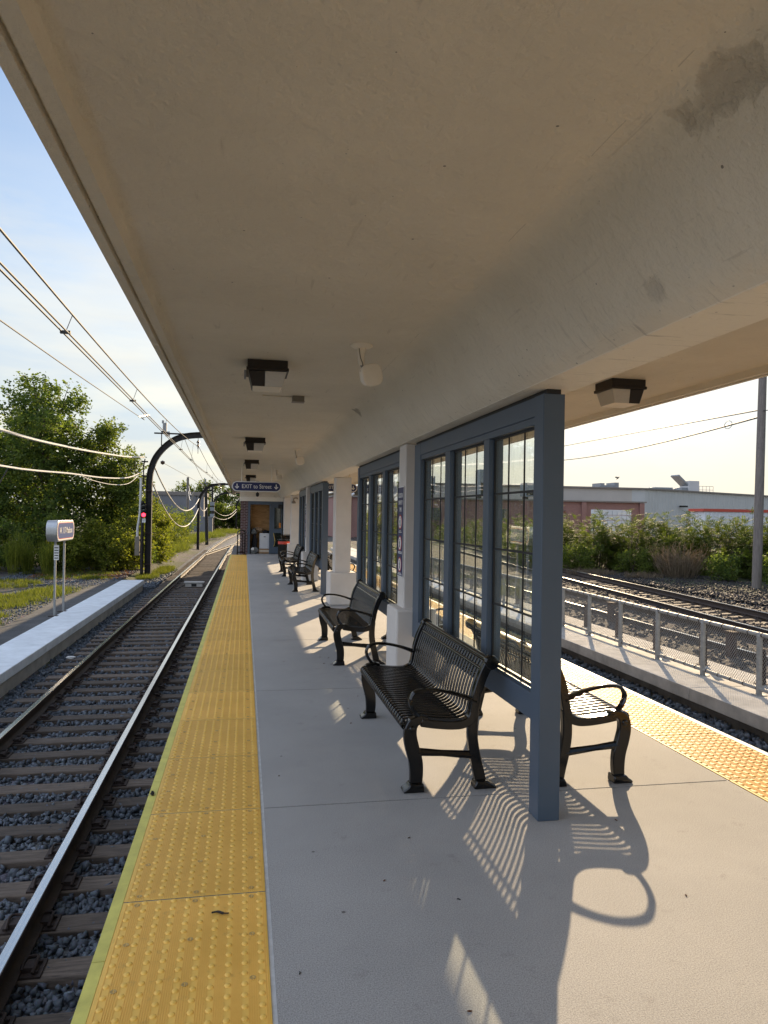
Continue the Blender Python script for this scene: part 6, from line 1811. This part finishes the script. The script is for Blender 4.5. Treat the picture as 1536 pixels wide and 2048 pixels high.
def sumac(label, base, h, r, nf, seed, group='sumac bushes along the freight track'):
    """many arching compound fronds in tufts at the ends of bare stems"""
    rng = np.random.default_rng(seed); rr = random.Random(seed)
    root = empty('sumac_bush', base); tag(root, label, 'bush', group)
    st = MB(); tips = []
    ns = max(14, int(nf / 9))
    for k in range(ns):
        a = rr.uniform(0, 2 * pi); q = r * math.sqrt(rr.uniform(0.0, 1))
        hh = h * (1 - 0.35 * (q / r) ** 2) * rr.uniform(0.55, 1.0)
        if k < ns * 0.35: hh *= rr.uniform(0.35, 0.7); q = r * rr.uniform(0.75, 1.05)
        e = Vector((q * cos(a), q * sin(a), hh)); s = Vector((q * 0.45 * cos(a), q * 0.45 * sin(a), 0))
        st.tube([s, s.lerp(e, 0.5) + Vector((0, 0, 0.1)), e], [0.022, 0.015, 0.007], 4)
        tips.append(e)
    st.build('stems', M['bark'], root, smooth=60)
    # more frond tufts through the dome of the bush
    for k in range(int(nf / 3.2)):
        v = rnd_unit(1, rng)[0]; v[2] = abs(v[2]) * 1.1 - 0.1
        q = rr.uniform(0.5, 1.0)
        tips.append(Vector((v[0] * r * 1.05 * q, v[1] * r * 1.05 * q, max(0.2 + 0.3 * rr.random(), h * 0.10 + v[2] * h * 0.74 * q))))
    ns = len(tips)
    Ps, Ds, Us, Ls, Ws, Ts = [], [], [], [], [], []
    for e in tips:
        tt = rr.uniform(0.15, 0.85)
        for q in range(9):
            az = rr.uniform(0, 2 * pi); el = rr.uniform(-0.1, 1.1)
            L = rr.uniform(0.38, 0.62)
            d0 = Vector((cos(az) * cos(el), sin(az) * cos(el), sin(el)))
            o = e + Vector((0, 0, rr.uniform(-0.45, 0.04)))
            side = d0.cross(Vector((0, 0, 1))).normalized()
            for j in range(8):
                t = (j + 1) / 8.5
                p = o + d0 * L * t + Vector((0, 0, -0.26 * L * t * t))
                dd = (d0 + Vector((0, 0, -0.5 * t))).normalized()
                for s in (-1, 1):
                    D = (side * s * 0.9 + dd * 0.45 + Vector((0, 0, -0.22))).normalized()
                    Ps.append(p); Ds.append(D); Us.append(dd); ll = 0.125 * (1 - 0.55 * abs(t - 0.45)); Ls.append(ll); Ws.append(0.040)
                    Ts.append(min(1, max(0, tt + rr.gauss(0, 0.12))))
    V, F = quads(np.array(Ps), np.array(Ds), np.array(Us), np.array(Ls), np.array(Ws))
    np_mesh('fronds', V, F, M['leaf_sumac'], root, attr=np.array(Ts))
    return root
row = [(17.6, 39.5, 3.7, 1.8, 420), (18.9, 36.6, 3.0, 1.7, 380), (20.6, 36.0, 3.5, 1.8, 420), (22.2, 34.6, 3.2, 1.7, 420), (23.8, 33.4, 3.5, 1.8, 420), (25.3, 31.6, 3.2, 1.7, 400),
       (26.6, 29.6, 3.4, 1.8, 420), (27.4, 27.2, 3.3, 1.8, 400), (24.3, 30.2, 2.5, 1.5, 320), (21.2, 33.2, 2.3, 1.4, 300), (26.0, 26.6, 2.5, 1.5, 300), (29.0, 24.6, 3.6, 2.0, 380)]
words_ = ['tall sumac bush next to the free blue post', 'sumac bush before the white crate stack', 'tall sumac bush under the notched roof parapet', 'sumac bush under the corner of the beige warehouse', 'tall sumac bush below the flat rooftop vent', 'sumac bush below the rooftop air unit',
          'tall sumac bush hiding the trailer end', 'sumac bush behind the foot of the utility pole', 'lower sumac bush before the trailer', 'lower sumac bush behind the dry grey brush', 'lower sumac bush beside the utility pole', 'tall sumac bush past the utility pole']
for i, (x, y, h, r, n) in enumerate(row):
    sumac(words_[i], (x, y, -1.05), h, r, n, 200 + i)
for i, (x, y, h) in enumerate(((18.2, 42.5, 3.5), (20.3, 39.8, 3.6), (22.4, 38.0, 3.5), (24.6, 36.4, 3.6), (26.6, 34.2, 3.5), (28.4, 31.4, 3.6), (30.2, 28.4, 3.7))):
    sumac('sumac bush of the back row, mostly hidden by the bushes before it', (x, y, -1.05), h, 1.9, 300, 290 + i, 'back row of sumac bushes')
far_row = [(19.0, 45, 2.9, 1.9, 300), (20.2, 51, 3.1, 2.0, 300), (21.2, 58, 2.6, 2.2, 300), (22.0, 66, 3.0, 2.4, 300), (22.6, 75, 2.8, 2.6, 260), (17.2, 86, 2.8, 2.6, 240), (23.5, 88, 2.8, 3.0, 240)]
for i, (x, y, h, r, n) in enumerate(far_row):
    sumac('sumac bush seen only through the window panes', (x, y, -1.1), h, r, n, 230 + i, 'bushes seen through the glass')
# low dark shrubs and dry brush in front of the sumac
for i, (x, y, h, r, n, m, lab) in enumerate((
    (17.2, 35.2, 1.5, 1.2, 3000, 'leaf_mid', 'low shrub at the foot of the sumac by the free blue post'),
    (19.2, 33.4, 1.3, 1.1, 2600, 'leaf_mid', 'low shrub between the first sumac and the dry grey brush'),
    (21.5, 29.6, 1.35, 1.0, 2800, 'leaf_dark', 'low dark shrub beside the dry grey brush'),
    (23.0, 27.6, 1.5, 1.2, 3000, 'leaf_dark', 'low dark shrub before the utility pole'),
    (20.9, 24.3, 1.75, 1.05, 3600, 'leaf_mid', 'round shrub half hiding the foot of the utility pole'),
    (22.6, 23.6, 1.9, 1.4, 3600, 'leaf_dark', 'dark shrub past the foot of the utility pole'))):
    make_tree('low_shrub', lab, 'shrub', (x, y, -1.1), h, auto_clumps(h, r, 7, 260 + i, 0.04, 0.75), n, 0.10, m, 270 + i, 'low shrubs before the sumac', 0.03)
def brush(name, label, base, h, r, n, seed, m, cat='brush', group=None):
    rng = np.random.default_rng(seed)
    a = rng.uniform(0, 2 * pi, n); q = r * np.sqrt(rng.uniform(0, 1, n)) * 0.5
    P0 = np.stack([q * np.cos(a), q * np.sin(a), np.zeros(n)], 1)
    lean = rng.uniform(0.1, 0.6, n) * r / h
    hh = h * rng.uniform(0.5, 1.0, n)
    D = np.stack([np.cos(a) * lean, np.sin(a) * lean, np.ones(n)], 1); D /= np.linalg.norm(D, axis=1)[:, None]
    D += rng.normal(size=(n, 3)) * 0.08
    U = np.cross(D, rnd_unit(n, rng)); U /= np.linalg.norm(U, axis=1)[:, None]
    V, F = quads(P0, D, U, hh, np.full(n, 0.02))
    k = 5
    t = rng.uniform(0.4, 0.95, n * k); idx = np.repeat(np.arange(n), k)
    P1 = P0[idx] + D[idx] * (hh[idx] * t)[:, None]
    D1 = D[idx] + rng.normal(size=(n * k, 3)) * 0.45; D1 /= np.linalg.norm(D1, axis=1)[:, None]
    U1 = np.cross(D1, rnd_unit(n * k, rng)); U1 /= np.linalg.norm(U1, axis=1)[:, None]
    V2, F2 = quads(P1, D1, U1, rng.uniform(0.12, 0.35, n * k), np.full(n * k, 0.016))
    o = np_mesh(name, np.concatenate([V, V2]), np.concatenate([F, F2 + len(V)]), M[m], attr=rng.uniform(0, 1, n + n * k))
    o.location = base
    return tag(o, label, cat, group)
brush('dry_brush', 'dry grey leafless brush in front of the sumac', (20.1, 30.9, -1.1), 1.7, 1.5, 420, 301, 'leaf_dry')
brush('dry_brush', 'smaller dry brush close to the utility pole', (24.3, 26.0, -1.1), 1.3, 1.1, 240, 302, 'leaf_dry')
for i, (x, y, h, lab) in enumerate(((-9.4, 32.6, 1.9, 'tall pale weed before the dark shrub by the sign'), (-8.0, 32.3, 1.7, 'tall pale weed just behind the station sign posts'), (-9.0, 33.0, 1.5, 'short pale weed between two taller ones'))):
    brush('tall_weed', lab, (x, y, -1.08), h, 0.4, 120, 310 + i, 'leaf_lime', 'weed', 'tall weeds behind the kerb')

def grass_patch(name, label, blobs, seed, m='grass', hmin=0.06, hmax=0.22):
    rng = np.random.default_rng(seed)
    Ps = []
    for (cx, cy, rx, ry, n, z) in blobs:
        a = rng.uniform(0, 2 * pi, n); q = np.sqrt(rng.uniform(0, 1, n))
        # tufts
        nt = max(4, n // 22)
        ta = rng.uniform(0, 2 * pi, nt); tq = np.sqrt(rng.uniform(0, 1, nt)) * rng.uniform(0.75, 1.1, nt)
        tx = cx + tq * rx * np.cos(ta); ty = cy + tq * ry * np.sin(ta)
        k = rng.integers(0, nt, n)
        Ps.append(np.stack([tx[k] + rng.normal(size=n) * 0.07, ty[k] + rng.normal(size=n) * 0.09, np.full(n, z)], 1))
    P = np.concatenate(Ps); n = len(P)
    D = np.stack([rng.normal(size=n) * 0.4, rng.normal(size=n) * 0.4, np.ones(n)], 1); D /= np.linalg.norm(D, axis=1)[:, None]
    U = np.cross(D, rnd_unit(n, rng)); U /= np.linalg.norm(U, axis=1)[:, None]
    V, F = quads(P, D, U, rng.uniform(hmin, hmax, n), rng.uniform(0.008, 0.02, n))
    o = np_mesh(name, V, F, M[m], attr=np.clip(rng.normal(0.5, 0.25, n), 0, 1))
    return tag(o, label, 'grass', kind='stuff')
grass_patch('grass', 'rough yellow-green grass on the bank behind the kerb', [(-6.6, 17.5, 1.1, 3.2, 9000, -1.08), (-7.4, 22.5, 1.6, 2.4, 9000, -1.08), (-9.0, 19, 2.2, 4, 9000, -1.08), (-6.3, 25.5, 0.8, 1.8, 4000, -1.08),
     (-8.6, 28.5, 1.4, 1.6, 4000, -1.08), (-6.0, 31.0, 0.7, 0.7, 1600, -1.08), (-4.2, 33.6, 0.5, 1.4, 2200, -1.22), (-3.9, 38.0, 0.45, 2.6, 2600, -1.28), (-7.2, 33.2, 2.2, 0.8, 3000, -1.08), (-6.4, 13, 0.8, 2.5, 4000, -1.08), (-7.4, 31.2, 0.6, 1.0, 1500, -1.08)], 401)
grass_patch('tall_grass', 'taller rough grass along the far side of the bending track', [(-5.2, 46, 0.9, 5, 4000, -1.2), (-5.3, 57, 1.3, 7, 6000, -1.2), (-5.2, 74, 1.6, 10, 7000, -1.2), (-4.2, 92, 2.0, 10, 7000, -1.2), (-2.4, 112, 2.2, 10, 6000, -1.2), (-9, 70, 3, 16, 6000, -1.2)], 402, 'grass', 0.25, 0.75)
grass_patch('dry_grass', 'dry yellow grass at the foot of the sumac bushes', [(17.0, 33.6, 1.3, 0.9, 1500, -1.12), (18.6, 31.4, 1.0, 0.8, 700, -1.08), (19.8, 22.0, 0.5, 0.4, 260, -1.08), (21, 20, 0.5, 0.4, 260, -1.08), (16.9, 38, 0.8, 3.0, 1500, -1.12)], 403, 'leaf_dry', 0.15, 0.4)
def leaf_litter():
    rng = np.random.default_rng(77); n = 5200
    P = np.stack([rng.uniform(-8.6, -4.8, n), 31.6 + rng.normal(size=n) * 0.9 + rng.uniform(0, 2.0, n), np.full(n, -1.055) + rng.uniform(0, 0.03, n)], 1)
    D = rnd_unit(n, rng); D[:, 2] *= 0.35; D /= np.linalg.norm(D, axis=1)[:, None]
    U = np.cross(D, np.array([0, 0, 1.0]) + rng.normal(size=(n, 3)) * 0.3); U /= np.linalg.norm(U, axis=1)[:, None]
    V, F = quads(P, D, U, rng.uniform(0.05, 0.11, n), rng.uniform(0.03, 0.06, n))
    o = np_mesh('fallen_leaves', V, F, M['litter_leaf'], attr=rng.uniform(0, 1, n))
    tag(o, 'brown fallen leaves under the shrubs beyond the kerb end', 'leaves', kind='stuff')
leaf_litter()
